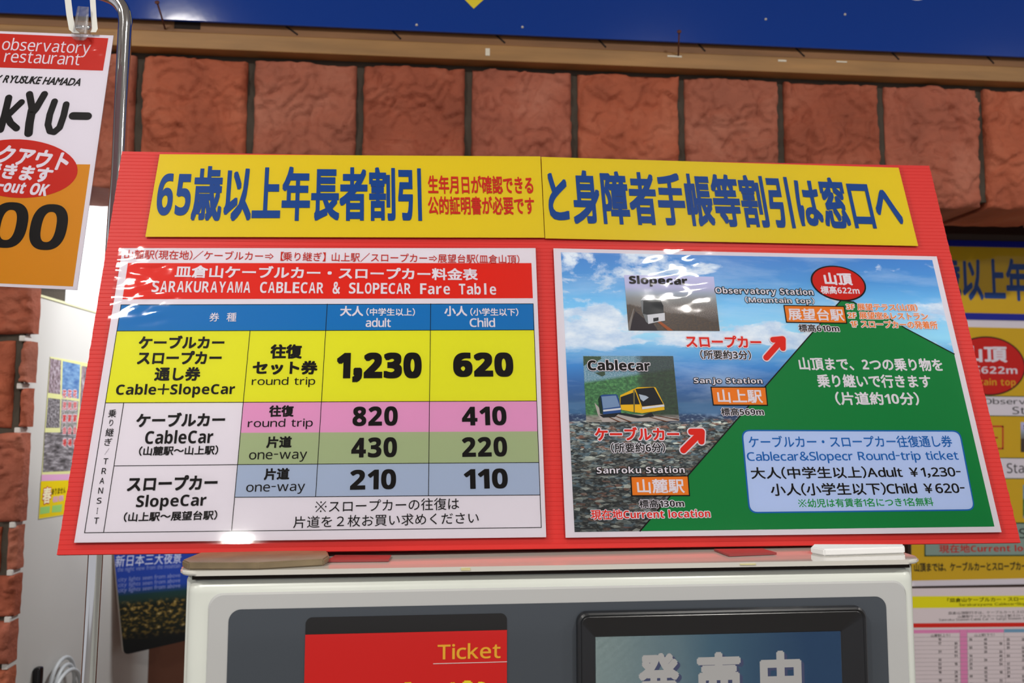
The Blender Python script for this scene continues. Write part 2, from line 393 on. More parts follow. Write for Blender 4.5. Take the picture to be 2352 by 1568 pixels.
def speckle(name, stops, sx=8, sy=8, det=6):
    t = NT(name); return t.done(t.ramp(t.noise(t.map(sx, sy), 1.5, det, .65), stops))
# ================================================================ SETTING
CEIL = 2.75
YW = 1.35; ZB = 1.915                                  # brick face; underside of the lintel
floorm = mat('floor_tile', C(150, 142, 132), .3, vary=.15)
struct(box('floor', (-4, -4.5, -.05), (4, 4.2, 0), floorm))
ceilm = mat('ceiling_white', C(200, 198, 194), .8)
struct(box('ceiling', (-4, -4.5, CEIL), (4, 4.2, CEIL+.05), ceilm))
LL = ['round ceiling downlight above the hanging restaurant poster', 'round ceiling downlight above the route map', 'round ceiling downlight far behind the camera, left side', 'round ceiling downlight far behind the camera, right side', 'round ceiling downlight near the right end of the brick wall', 'round ceiling downlight near the left end of the brick wall', 'round ceiling downlight closest to the blue sign']
for i, (x, y) in enumerate(LAMPS+[(-.79, .09)]):
    d = empty('ceiling_light', Matrix.Translation((x, y, CEIL)))
    tag(d, LL[i], 'ceiling light', 'round downlights in the ceiling')
    bm = bmesh.new(); n = 32
    ring = []
    for r, z in ((.085, 0), (.083, -.006), (.07, -.007), (.066, -.002)):
        ring.append([bm.verts.new((r*math.cos(k*math.tau/n), r*math.sin(k*math.tau/n), z)) for k in range(n)])
    for a, b in zip(ring, ring[1:]):
        for k in range(n): bm.faces.new((a[k], a[(k+1) % n], b[(k+1) % n], b[k]))
    bm_obj('rim', bm, ceilm, d, True)
    em = MATS.get('lamp_glow')
    if not em:
        em = bpy.data.materials.new('lamp_glow'); em.use_nodes = True; b = em.node_tree.nodes['Principled BSDF']
        b.inputs['Emission Color'].default_value = (1, .95, .88, 1); b.inputs['Emission Strength'].default_value = 25; MATS['lamp_glow'] = em
    mesh('diffuser', [(.066*math.cos(k*math.tau/32), .066*math.sin(k*math.tau/32), -.002) for k in range(32)], [tuple(range(31, -1, -1))], em, d)
mortar = mat('dark_mortar', C(70, 62, 52), .9, bump=.4, bscale=200)
plaster = mat('white_plaster', C(206, 203, 198), .7, vary=.03)
# the wall: mortar body with the ticket-window opening, bricks as parts
bm = bmesh.new()
add_box(bm, (-3.2, YW+.012, ZB+.012), (3.2, 1.50, CEIL))           # above the opening
add_box(bm, (-3.2, YW+.012, 0), (-.655, 1.50, ZB+.012))             # left pier
add_box(bm, (1.75, YW+.012, 0), (3.2, 1.50, ZB+.012))               # right pier
wall = struct(bm_obj('wall_back', bm, mortar))
def brick_mat(i):
    t = bpy.data.materials.new('terracotta_brick'); t.use_nodes = True; nt = t.node_tree; b = nt.nodes['Principled BSDF']
    L = nt.links.new; tc = nt.nodes.new('ShaderNodeTexCoord'); mp = nt.nodes.new('ShaderNodeMapping'); L(tc.outputs['Object'], mp.inputs[0])
    n1 = nt.nodes.new('ShaderNodeTexNoise'); n1.inputs['Scale'].default_value = 9; n1.inputs['Detail'].default_value = 10; L(mp.outputs[0], n1.inputs[0])
    r = nt.nodes.new('ShaderNodeValToRGB'); L(n1.outputs[0], r.inputs[0]); e = r.color_ramp.elements; e.new(.55)
    base = [(168, 94, 72), (174, 92, 64), (166, 96, 74), (160, 84, 60)][i]
    e[0].position = .3; e[0].color = C(*[int(v*.88) for v in base]); e[1].position = .52; e[1].color = C(*base)
    e[2].position = .75; e[2].color = C(base[0]+16, base[1]+22, base[2]+22)
    L(r.outputs[0], b.inputs['Base Color']); b.inputs['Roughness'].default_value = .75; b.inputs['Specular IOR Level'].default_value = .3
    n2 = nt.nodes.new('ShaderNodeTexNoise'); n2.inputs['Scale'].default_value = 45; n2.inputs['Detail'].default_value = 10; n2.inputs['Roughness'].default_value = .65; L(mp.outputs[0], n2.inputs[0])
    bp = nt.nodes.new('ShaderNodeBump'); bp.inputs['Strength'].default_value = .9; bp.inputs['Distance'].default_value = .006
    L(n2.outputs[0], bp.inputs['Height']); L(bp.outputs[0], b.inputs['Normal']); return t
BM = [brick_mat(i) for i in range(4)]
bi = 0
def brick(x0, x1, z0, z1, yb=YW+.03, amp=.018, nx=60, nz=66):
    """split-face brick: rough displaced front, irregular edges"""
    global bi; bi += 1; seed = bi*3.7
    nx = max(6, int(nx*min(1, (x1-x0)/.18))); nz = max(6, int(nz*min(1, (z1-z0)/.2)))
    vs = []; fs = []
    for j in range(nz+1):
        for i in range(nx+1):
            u, v = i/nx, j/nz; x = x0+(x1-x0)*u; z = z0+(z1-z0)*v
            e = min(u*(x1-x0), (1-u)*(x1-x0), v*(z1-z0), (1-v)*(z1-z0))
            p = Vector((x*9+seed, 0, z*9))
            h = noise.noise(p)*.6+noise.noise(p*2.3+Vector((9, 0, 4)))*.3
            # conchoidal flakes: stepped terraces
            q = noise.noise(Vector((x*11+seed*2, 5, z*14)))+.35*noise.noise(Vector((x*40, 2, z*40+seed)))
            st = (math.floor(q*3.2)+min(1, (q*3.2-math.floor(q*3.2))*6))/3.2
            rd = 1-abs(noise.noise(Vector((x*16+seed, 7, z*13))+.25*noise.noise_vector(Vector((x*40, seed, z*40)))))
            h = h*.4+st*.9+.16*noise.noise(Vector((x*110, seed, z*110)))-.4*max(0, rd-.88)*7
            k = min(1, e/.012); y = YW+.010-amp*.5-amp*h
            y = y*k+(YW+.013)*(1-k)*1 if False else y+(1-math.sqrt(max(0, 1-(1-k)**2)))*.010
            y = min(y, YW+.0105)
            if i in (0, nx): x += .0015*noise.noise(Vector((seed, z*60, 1+i)))
            if j in (0, nz): z += .004*noise.noise(Vector((x*25, seed, 4+j)))
            vs.append((x, y, z))
    for j in range(nz):
        for i in range(nx):
            b = j*(nx+1)+i; fs.append((b, b+1, b+nx+2, b+nx+1))
    # sides and back
    loop = [i for i in range(nx+1)]+[(j)*(nx+1)+nx for j in range(1, nz+1)]+[nz*(nx+1)+i for i in range(nx-1, -1, -1)]+[j*(nx+1) for j in range(nz-1, 0, -1)]
    b0 = len(vs)
    for l in loop: vs.append((vs[l][0], yb, vs[l][2]))
    n = len(loop)
    for k in range(n): fs.append((loop[(k+1) % n], loop[k], b0+k, b0+(k+1) % n))
    fs.append(tuple(range(b0, b0+n))[::-1])
    me = bpy.data.meshes.new('brick'); me.from_pydata(vs, [], fs); me.update()
    for p in me.polygons[:nx*nz]: p.use_smooth = True
    o = link('brick', me, BM[bi % 4], wall); return o
jx = [onY(x, 270, YW).x for x in (313, 572, 825, 1075.6, 1321, 1568.5, 1798, 2030, 2258)]
jx = [jx[0]-.185*k for k in (4, 3, 2, 1)]+jx+[jx[-1]+.172*k for k in (1, 2)]
for a, b in zip(jx, jx[1:]): brick(a+.0062, b-.0062, ZB, 2.134, 1.495)
XR = -.640
def zz(y, x=50): return onY(x, y, YW).z
rows = [(ZB-.012, zz(770), [(-1.15, -.72-.11), (-.815, XR)]), ]
brick(-.90, XR, zz(766), ZB-.012); brick(-1.1, -.912, zz(766), ZB-.012)
xs = onY(33, 880, YW).x
brick(-.9, xs-.006, zz(982), zz(782)); brick(xs+.006, XR, zz(880), zz(784)); brick(xs+.006, XR-.002, zz(982), zz(892))
brick(-.9, XR-.004, zz(1200), zz(996))
xs2 = onY(2, 1260, YW).x
brick(-.9, xs2-.005, zz(1311), zz(1212)); brick(xs2+.005, XR-.006, zz(1311), zz(1212))
brick(-.9, XR-.006, zz(1418), zz(1322)); brick(-.9, XR-.008, zz(1526), zz(1430)); brick(-.9, XR-.008, zz(1526)-.09, zz(1538))
# window reveal on the left: white boards, a lower one and a brighter upper one, ledge between
wl = struct(box('wall_left', (-.80, YW+.02, 0), (XR-.012, 2.0, 1.738), plaster))
for y in (776, 886, 988, 1206, 1316, 1424, 1532):
    z = zz(y); box('plaster_joint', (XR-.018, YW+.004, z-.0045), (XR-.009, YW+.03, z+.0045), plaster, wl, .0015)
struct(box('trim_1', (-.80, YW+.02, 1.738), (XR-.010, 2.0, 1.742), mat('cream_edge', C(226, 224, 180), .5)))
struct(box('wall_left', (-.80, YW+.15, 1.742), (XR-.014, 2.0, 2.2), mat('upper_panel_white', C(236, 238, 240), .5)))
struct(box('wall_front', (-.8, 2.0, 0), (2.6, 2.05, 2.2), mat('booth_brown', C(104, 62, 44), .7)))
struct(box('ceiling', (-.8, 1.5, 2.15), (2.6, 2.05, 2.2), mat('booth_ceiling', C(60, 50, 44), .8)))
# wooden beam under the blue sign
wood = mat('beam_wood', C(158, 116, 66), .55, vary=.30, vscale=5, stretch=(1, 1, 9), bump=.15, bscale=30)
wood_shaded = mat('beam_wood_shaded', C(132, 90, 52), .6, vary=.30, vscale=5, stretch=(1, 1, 9), bump=.15, bscale=30)  # darker copy of the wood: the sign's shadow put into the colour
dark = mat('dark_gap', C(30, 20, 14), .9)
YB = 1.334
z0b, z1b, z2b = [onY(784, yy, YB).z for yy in (125, 88, 40)]
beam = empty('wooden_beam', Matrix.Translation((0, YB, z0b)))
tag(beam, 'weathered pine beam with kerf cuts running under the blue sign above the bricks', 'beam')
box('lower_rail', (-1.6, 0, 0), (2.2, .028, z1b-z0b), wood, beam, .0015)
box('upper_rail', (-1.6, .003, z1b-z0b+.0004), (2.2, .028, z2b-z0b), wood_shaded, beam, .001)
for (xa, ya), (xb, yb) in (((654, 58), (684, 80)), ((900, 68), (921, 90)), ((1138, 78), (1160, 99)), ((1374, 88), (1392, 109)), ((1605, 100), (1620, 118)), ((1830, 111), (1848, 130)), ((2050, 120), (2065, 137)), ((2268, 129), (2283, 146))):
    a = onY(xa-6, ya-4, YB+.003)-beam.location; b = onY(xb, yb, YB+.003)-beam.location
    bm = bmesh.new(); add_box(bm, (-.0014, -.0006, -(b-a).length/2), (.0014, .0009, (b-a).length/2))
    o = bm_obj('kerf', bm, dark, beam); o.location = (a+b)/2; o.rotation_euler = (0, math.atan2((b-a).x, (b-a).z), 0)
a = onY(401, 48, YB+.003)-beam.location; b = onY(460, 68, YB+.003)-beam.location
box('notch', (a.x, .0022, b.z), (b.x, .008, a.z+.01), dark, beam)
tape = mat('old_tape', C(214, 206, 188), .7, bump=.5, bscale=300)
for q in ((1115, 111, 1125, 128), (1533, 127, 1566, 132), (1787, 137, 1806, 142), (1921, 140, 1945, 144)):
    a = onY(q[0], q[1], YB)-beam.location; b = onY(q[2], q[3], YB)-beam.location
    box('tape_scrap', (a.x, -.0006, b.z), (b.x, .0004, a.z), tape, beam)
rust = mat('rusty_iron', C(104, 62, 50), .7, metal=.3, bump=.5, bscale=600)
def nail(tip, head, y0, y1, label):
    a = onY(*tip, y0); b = onY(*head, y1); o = empty('nail', Matrix.Translation(a))
    tag(o, label, 'nail'); d = b-a
    tube('shank', [(0, 0, 0), d*.5+Vector((0, 0, .0008)), d], .0014, rust, o, 10)
    n = d.normalized(); tube('head', [d-n*.0004, d+n*.0012], .0036, rust, o, 14)
nail((379, 66), (361, 6), YB+.002, 1.292, 'bent rusty nail sticking out of the beam at left, beside the dark notch')
nail((1558, 128), (1560, 73), YB, 1.292, 'rusty nail bent upwards in front of the blue sign, above the white tape scrap')
# blue sign
bl = mat('sign_blue', C(14, 56, 140), .1, spec=.45, bump=.04, bscale=30)
YSG = 1.3265; zs = onY(784, 63, YSG).z
sign = empty('blue_sign', Matrix.Translation((.2, YSG, zs)))
tag(sign, 'large glossy blue sign board with a yellow diamond mounted above the brick lintel', 'sign')
box('board', (-1.9, 0, 0), (2.1, .005, CEIL-zs-.04), bl, sign, .001)
t = onY(1088, 20, YSG-.0005)-sign.location; wdt = .155
mesh('diamond', [(t.x, -.0006, t.z), (t.x+wdt, -.0006, t.z+wdt), (t.x, -.0006, t.z+2*wdt), (t.x-wdt, -.0006, t.z+wdt)], [(0, 1, 2, 3)], mat('diamond_yellow', C(224, 204, 50), .3), sign)
t = onY(2105, 1, YSG-.0005)-sign.location
mesh('white_roundel', [(t.x+.03*math.cos(k*math.tau/40), -.0006, t.z+.03+.03*math.sin(k*math.tau/40)) for k in range(40)], [tuple(range(40))], mat('roundel_white', C(220, 220, 220), .3), sign)
for q in ((957, 57), (1200, 62), (1759, 44), (1941, 33)):
    t = onY(*q, YSG-.0005)-sign.location; bm = bmesh.new(); bmesh.ops.create_icosphere(bm, subdivisions=2, radius=.0022)
    o = bm_obj('glue_spot', bm, tape, sign, True); o.location = (t.x, 0, t.z)
# ================================================================ TICKET MACHINE
ZT = 1.4180; YL = .716
cream = mat('machine_cream', C(212, 216, 208), .28, spec=.5, vary=.05, vscale=9)
cream2 = mat('machine_lid', C(206, 203, 194), .06, spec=.7, coat=.8)
XL_, XR_ = onZ(405, 1308, ZT).x+.001, onZ(2131, 1284, ZT).x-.001
mach = empty('ticket_machine', Matrix.Translation(((XL_+XR_)/2, YL+.25, 0)))
tag(mach, 'cream metal ticket vending machine with red panel and screen, under the red fare board', 'ticket machine')
ML = mach.location
def MB(name, a, b, m, bevel=0, seg=2, parent=None):
    return box(name, Vector(a)-ML, Vector(b)-ML, m, parent or mach, bevel, seg)
xl, xr = XL_+.005, XR_-.005
MB('cabinet', (xl, YL+.014, .0), (xr, YL+.46, ZT-.006), cream, .004)
door = MB('door', (xl+.0025, YL+.004, .12), (xr-.0025, YL+.03, ZT-.0075), cream, .012, 6)
# lid with rounded front corners
bm = bmesh.new(); r = .018; pts = []
for cx, cy, a0 in ((XL_+r, YL+r, 180), (XR_-r, YL+r, 270), (XR_-r, YL+.47-r, 0), (XL_+r, YL+.47-r, 90)):
    for k in range(9):
        a = math.radians(a0+k*90/8); pts.append((cx+r*math.cos(a)-ML.x, cy+r*math.sin(a)-ML.y))
lo = [bm.verts.new((x, y, ZT-.0042-ML.z)) for x, y in pts]; hi = [bm.verts.new((x, y, ZT-ML.z)) for x, y in pts]
bm.faces.new(hi); bm.faces.new(lo[::-1]); n = len(pts)
for k in range(n): bm.faces.new((lo[k], lo[(k+1) % n], hi[(k+1) % n], hi[k]))
bmesh.ops.bevel(bm, geom=[e for e in bm.edges if abs(e.verts[0].co.z-e.verts[1].co.z) < 1e-6 and len(e.link_faces) == 2], offset=.0013, segments=3, affect='EDGES')
bm_obj('lid', bm, cream2, mach)
MB('seam', (XL_+.012, YL+.0075, ZT-.0085), (XR_-.012, YL+.03, ZT-.004), dark)
YF = YL+.004                                                            # door face
class Front(Sheet):
    pass
def rr_ring(bm, x0, x1, z0, z1, r, y, seg=8):
    out = []
    for cx, cz, a0 in ((x0+r, z0+r, 180), (x1-r, z0+r, 270), (x1-r, z1-r, 0), (x0+r, z1-r, 90)):
        for k in range(seg+1):
            a = math.radians(a0+k*90/seg); out.append(bm.verts.new((cx+r*math.cos(a)-ML.x, y-ML.y, cz+r*math.sin(a)-ML.z)))
    return out
def rr_stack(name, rings, m, parent=None, capf=True, smooth=False):
    """rings: list of (x0,x1,z0,z1,r,y) joined one after the other"""
    bm = bmesh.new(); R = [rr_ring(bm, *q) for q in rings]; n = len(R[0])
    for a, b in zip(R, R[1:]):
        for k in range(n): bm.faces.new((a[k], a[(k+1) % n], b[(k+1) % n], b[k]))
    if capf: bm.faces.new(R[-1])
    me = bpy.data.meshes.new(name); bm.to_mesh(me); bm.free(); return link(name, me, m, parent or mach, smooth)
def onF(px, py, y=YF): return onY(px, py, y)
a, b = onF(480, 1359), onF(2079, 1334); zt_ = (a.z+b.z)/2
glass = mat('acrylic_over_grey', C(184, 185, 184), .10, spec=.6, coat=.5)
rr_stack('acrylic_cover', [(a.x, b.x, .72, zt_, .012, YF+.004), (a.x, b.x, .72, zt_, .012, YF-.0006), (a.x+.0016, b.x-.0016, .7216, zt_-.0016, .0112, YF-.0022)], glass)
gy = mat('panel_grey', C(64, 70, 77), .2, spec=.5, coat=.4)
a, b = onF(527.5, 1394), onF(2031, 1371); zg = (a.z+b.z)/2; y = YF-.0024
rr_stack('grey_panel', [(a.x, b.x, .74, zg, .010, y), (a.x, b.x, .74, zg, .010, y-.0003)], gy)
a, b = onF(703.6, 1413.6), onF(1163.7, 1407.7); zr = (a.z+b.z)/2; y = YF-.0029
rr_stack('red_panel', [(a.x, b.x, .76, zr, .0055, y), (a.x, b.x, .76, zr, .0055, y-.0003)], mat('panel_black', C(20, 18, 16), .2, coat=.4))
z1 = (onF(703.6, 1451.4).z+onF(1163.7, 1447).z)/2
mesh('red_area', [Vector(v)-ML for v in ((a.x, y-.0006, .80), (b.x, y-.0006, .80), (b.x, y-.0006, z1), (a.x, y-.0006, z1))], [(0, 1, 2, 3)], mat('panel_red', C(196, 20, 16), .3, coat=.3), mach)
def mtext(txt, x0, x1, y0, y1, m, yy, bold=0, mode='prop', depth=0, name='lettering'):
    A = onF(x0, (y0+y1)/2); B = onF(x1, (y0+y1)/2); h = onF((x0+x1)/2, y0).z-onF((x0+x1)/2, y1).z; c = (A+B)/2
    vs, fs, mi = text_mesh(txt, B.x-A.x, h, bold, 0, mode)
    me = bpy.data.meshes.new(name); me.from_pydata([(x+c.x-ML.x, yy-z-ML.y, q+c.z-ML.z) for x, q, z in vs], [], fs); me.update()
    o = link(name, me, m, mach)
    if depth: md = o.modifiers.new('s', 'SOLIDIFY'); md.thickness = depth; md.offset = 1
    return o
tyel = mat('ticket_yellow', C(222, 160, 44), .3); tyel2 = mat('letter_yellow', C(220, 200, 40), .3)
mtext('Ticket', 1005, 1149, 1473.7, 1509.8, tyel, y-.0009, .012)
mtext('乗車券', 732, 1140, 1562, 1690, tyel2, y-.0009, .05)
A = onF(995, 1521.5); B = onF(1163.7, 1515.5)
mesh('underline', [Vector(v)-ML for v in ((A.x, y-.0009, A.z), (B.x, y-.0009, A.z), (B.x, y-.0009, B.z), (A.x, y-.0009, B.z))], [(0, 1, 2, 3)], mat('line_white', C(220, 200, 196), .3), mach)
# screen with chamfered black bezel
bz = mat('bezel_black', C(34, 35, 38), .28, spec=.5)
a, b = onF(1322, 1402), onF(1979, 1386.6); zt1 = (a.z+b.z)/2; y = YF-.0027
s0, s1 = onF(1366.5, 1461), onF(1927, 1447); zs1 = (s0.z+s1.z)/2
x0, x1 = a.x, b.x; zb_ = .86
rr_stack('screen_bezel', [(x0, x1, zb_, zt1, .009, y), (x0+.0005, x1-.0005, zb_+.0005, zt1-.0005, .0088, y-.006), (x0+.002, x1-.002, zb_+.002, zt1-.002, .008, y-.0072),
                          (x0+.0035, x1-.0035, zb_+.0035, zt1-.0035, .0065, y-.006), (x0+.0042, x1-.0042, zb_+.0042, zt1-.0042, .006, y-.0065),
                          (s0.x-.0008, s1.x+.0008, zb_+.018, zs1+.0008, .0008, y-.0008), (s0.x, s1.x, zb_+.019, zs1, .0006, y+.0002)], bz, capf=False)
sm = bpy.data.materials.new('screen_glow'); sm.use_nodes = True; nt = sm.node_tree; bb = nt.nodes['Principled BSDF']
tc = nt.nodes.new('ShaderNodeTexCoord'); sp = nt.nodes.new('ShaderNodeSeparateXYZ'); nt.links.new(tc.outputs['Generated'], sp.inputs[0])
rp = nt.nodes.new('ShaderNodeValToRGB'); nz = nt.nodes.new('ShaderNodeTexNoise'); nz.inputs['Scale'].default_value = 3; ad = nt.nodes.new('ShaderNodeMath'); ad.operation = 'MULTIPLY_ADD'
nt.links.new(tc.outputs['Generated'], nz.inputs[0]); nt.links.new(nz.outputs[0], ad.inputs[0]); ad.inputs[1].default_value = .35; nt.links.new(sp.outputs[0], ad.inputs[2]); nt.links.new(ad.outputs[0], rp.inputs[0])
e = rp.color_ramp.elements; e.new(.5); e[0].position = .15; e[0].color = C(196, 214, 206); e[1].position = .6; e[1].color = C(112, 146, 166); e[2].position = 1.1; e[2].color = C(76, 104, 140)
nt.links.new(rp.outputs[0], bb.inputs['Emission Color']); bb.inputs['Emission Strength'].default_value = .95; bb.inputs['Base Color'].default_value = (.02, .02, .02, 1); bb.inputs['Roughness'].default_value = .15
mesh('screen', [Vector(v)-ML for v in ((s0.x, y, zb_+.019), (s1.x, y, zb_+.019), (s1.x, y, zs1), (s0.x, y, zs1))], [(0, 1, 2, 3)], sm, mach)
sl = bpy.data.materials.new('screen_letters'); sl.use_nodes = True; q = sl.node_tree.nodes['Principled BSDF']; q.inputs['Emission Color'].default_value = C(170, 166, 162); q.inputs['Emission Strength'].default_value = .75; q.inputs['Base Color'].default_value = (.02, .02, .02, 1)
ss = bpy.data.materials.new('screen_letter_shadow'); ss.use_nodes = True; q = ss.node_tree.nodes['Principled BSDF']; q.inputs['Emission Color'].default_value = C(56, 66, 110); q.inputs['Emission Strength'].default_value = .5; q.inputs['Base Color'].default_value = (.02, .02, .02, 1)
for ch, xa, xb, ya in (('発', 1464, 1558, 1496), ('売', 1596, 1700, 1494), ('中', 1742, 1838, 1491)):
    mtext(ch, xa+7, xb+7, ya+6, ya+120, ss, y-.0002, .05); mtext(ch, xa, xb, ya, ya+114, sl, y-.0005, .05)
# ================================================================ RED BOARD
BP = Vector((-0.31824589, 0.85397844, 1.71764519)); BN = Vector((0.02305768, -0.95824103, 0.28503065)).normalized()
redp = mat('red_corrugated_plastic', C(200, 40, 36, 1.0), .5, spec=.3, vary=.05, vscale=3)
class Dummy(Sheet): pass
board = Sheet('fare_board', [(280, 347), (2135, 380), (2345, 1246), (130, 1274)], BP-BN*.0012, BN,
              'red corrugated plastic board leaning back on top of the ticket machine', 'notice board')
BQ = [Vector(q) for q in board.quad]                                    # TL TR BR BL
def bq(u, v): return BQ[3].lerp(BQ[2], u).lerp(BQ[0].lerp(BQ[1], u), v)
vs = []; fs = []; nf = 98; prof = [(0, 0), (.06, .0002), (.13, .0002), (.2, 0)]; TH = .0042; nx = 24
rowsv = []
for k in range(nf):
    for f, h in prof: rowsv.append(((k+f)/nf, h))
rowsv.append((1, 0))
for v, h in rowsv:
    for i in range(nx+1):
        u = i/nx; p = bq(u, v); top = .0012*math.sin(u*17)*max(0, v-.985)*60*0
        ex = .0006*noise.noise(Vector((v*60, u, 2))) if i in (0, nx) else 0
        vs.append((p.x+ex, p.y, h-.0004+.0015*noise.noise(Vector((u*2.2, v*1.5, 0)))*0))
m_ = len(rowsv)
for j in range(m_-1):
    for i in range(nx):
        b = j*(nx+1)+i; fs.append((b, b+1, b+nx+2, b+nx+1))
loop = list(range(nx+1))+[j*(nx+1)+nx for j in range(1, m_)]+[(m_-1)*(nx+1)+i for i in range(nx-1, -1, -1)]+[j*(nx+1) for j in range(m_-2, 0, -1)]
b0 = len(vs)
for l in loop: vs.append((vs[l][0], vs[l][1], -TH))
n = len(loop)
for k in range(n): fs.append((loop[(k+1) % n], loop[k], b0+k, b0+(k+1) % n))
fs.append(tuple(range(b0, b0+n))[::-1])
mesh('front_panel', vs, fs, redp, board.root)
# clear tape strips over the top and bottom edges
R4 = board.M.inverted()
def to_local(p): return R4 @ Vector(p)
bk = [to_local(v) for v in ((BP+Vector((.03, 0, 0))).lerp(BP, 1),)]
# rear prop panel: from the top edge down to the lid, and folded foot tabs
tl, tr = board.M @ Vector((BQ[0].x+.02, BQ[0].y-.01, -TH-.001)), board.M @ Vector((BQ[1].x-.02, BQ[1].y-.01, -TH-.001))
bl_, br_ = Vector((-.205, .812, ZT+.001)), Vector((.435, .800, ZT+.001))  # foot of the unseen panel drawn in to darken the gap under the board
vsb = [tl, tr, br_, bl_]; th = Vector((0, .003, .001))
mesh('rear_prop', [to_local(v) for v in vsb]+[to_local(v+th) for v in vsb], [(0, 1, 2, 3), (7, 6, 5, 4), (0, 4, 5, 1), (1, 5, 6, 2), (2, 6, 7, 3), (3, 7, 4, 0)], redp, board.root)
for quad in ([(752, 1286), (893, 1284.5), (899, 1274), (770, 1274)], [(1675, 1273), (1784, 1268.5), (1752, 1259), (1640, 1260)]):
    P = [onZ(x, yy, ZT+.0022) for x, yy in quad]; d = Vector((0, 0, .0018))
    mesh('foot_tab', [to_local(v-d) for v in P]+[to_local(v) for v in P], [(3, 2, 1, 0), (4, 5, 6, 7), (0, 1, 5, 4), (1, 2, 6, 5), (2, 3, 7, 6), (3, 0, 4, 7)], mat('tab_red', C(150, 62, 62), .2, spec=.5), board.root)  # duller than the board red: a glossy reflection put into the colour
# spacer blocks under the board
acr = mat('aged_brown_acrylic', C(128, 112, 86), .3, spec=.5, vary=.3, vscale=30, bump=.3, bscale=80)
def prism(name, pix, ztop, zbot, m, label, cat, bev=.0012):
    P = [onZ(x, yy, ztop) for x, yy in pix]; c = sum(P, Vector())/len(P); c.z = zbot
    o = empty(name, Matrix.Translation(c)); tag(o, label, cat); bm = bmesh.new()
    hi = [bm.verts.new(p-c) for p in P]; lo = [bm.verts.new((p.x-c.x, p.y-c.y, 0)) for p in P]; bm.faces.new(hi); bm.faces.new(lo[::-1]); n = len(P)
    for k in range(n): bm.faces.new((lo[k], lo[(k+1) % n], hi[(k+1) % n], hi[k]))
    bmesh.ops.recalc_face_normals(bm, faces=bm.faces)
    bmesh.ops.bevel(bm, geom=list(bm.edges), offset=bev, segments=2, affect='EDGES')
    bm_obj('slab', bm, m, o); return o, c
blk, bc = prism('spacer_block', [(418, 1285), (432, 1291.5), (592, 1291.5), (744, 1283), (756, 1275), (752, 1264), (470, 1264)], ZT+.0062, ZT+.0001, acr,
      'brownish wedge-cornered spacer plate under the left end of the red board', 'spacer')
foam = mat('white_foam', C(232, 232, 232), .75, vary=.03)
fm, fc = prism('foam_pad', [(1862, 1255), (1893, 1260.5), (2078, 1255), (2076, 1249), (1868, 1249)], ZT+.0066, ZT+.0001, foam,
      'white foam pad under the right end of the red board', 'spacer')
tp = mat('yellowed_tape', C(208, 200, 150), .5, bump=.3, bscale=200)
for q in ((1059, 1303.5, 1080, 1309.5), (1700, 1294, 1736, 1297)):
    a = onY(q[0], q[1], YL-.0003); b = onY(q[2], q[3], YL-.0003)
    box('tape_residue', Vector((a.x, YL-.0006, b.z))-ML, Vector((b.x, YL+.0002, a.z))-ML, tp, mach)
# ================================================================ SHEETS ON THE RED BOARD
P0 = BP+BN*.0004
ban1 = Sheet('yellow_banner', [(367, 354.5), (1241, 359.5), (1250.5, 546), (334, 544)], P0, BN, 'laminated yellow banner starting with blue 65, top left of the red board', 'banner', matp=BYEL)
ban2 = Sheet('yellow_banner', [(1243, 360.5), (2063.7, 385.5), (2108.7, 565), (1252, 547.5)], P0, BN, 'laminated yellow banner with only blue characters, top right of the red board', 'banner', matp=BYEL)
ban1.sq = ban2.sq = True
ban1.T('65歳以上年長者割引', (367, 974, 382, 508), BBLUE, .033)
ban1.T('生年月日が確認できる', (984, 1225, 404, 446), DRED, .024)
ban1.T('公的証明書が必要です', (984, 1228, 451.5, 494), DRED, .024)
ban2.T('と身障者手帳等割引は窓口へ', (1271, 2074, 400, 522), BBLUE, .033)
ban1.film([(358, 351), (1242, 356), (1252, 552), (327, 549.5)], FILM, base=.00004)
ban2.film([(1241, 357), (2070, 381), (2117, 571), (1250, 553)], FILM, base=.00004)
FQ = [(282, 570), (1230, 570), (1254.5, 1233.4), (170.6, 1246)]
fare = Sheet('fare_table', FQ, P0, BN, 'white laminated fare table with coloured rows on the left half of the red board', 'fare table', matp=WHITE)
F = fare; F.sq = True
F.poly('red_header', [(294.2, 604.5), (1220.4, 604.5), (1223.8, 685), (281.6, 687.4)], 1, RED)
F.poly('blue_row', [(278.5, 700.3), (1224.5, 697.9), (1226.2, 758), (269.5, 760.4)], 1, BLUE)
F.poly('yellow_row', [(269.5, 760.4), (1226.2, 758), (1232.3, 920.9), (242.6, 925.2)], 1, YEL)
F.poly('pink_row', [(558.9, 924), (1232.3, 920.9), (1234.1, 990.6), (553, 994)], 1, PINK)
F.poly('green_row', [(553, 994), (1234.1, 990.6), (1236.9, 1062), (545.4, 1067)], 1, GREEN)
F.poly('grey_blue_row', [(545.4, 1067), (1236.9, 1062), (1239.4, 1136.5), (539.3, 1142)], 1, GBLUE)
F.lines('table_rules', [((278.5, 700.3), (1224.5, 697.9)), ((269.5, 760.4), (1226.2, 758)), ((242.6, 925.2), (1232.3, 920.9)), ((263, 1070), (545.4, 1067)), ((545.4, 1067), (1236.9, 1062)),
        ((539.3, 1142), (1239.4, 1136.5)), ((194.7, 1223.3), (1243, 1211.2)), ((278.5, 700.3), (194.7, 1223.3)), ((1224.5, 697.9), (1243, 1211.2)),
        ((574.6, 759.6), (559, 924)), ((558.9, 924.8), (532.2, 1218.6)), ((751.8, 698.4), (738.5, 922)), ((738.5, 922), (725.2, 1139.3)), ((989.4, 697.9), (986.5, 921)), ((986.5, 921), (984.1, 1137.8)),
        ((284.4, 926.4), (238.6, 1221.5))], .00062, 2, BLACK)
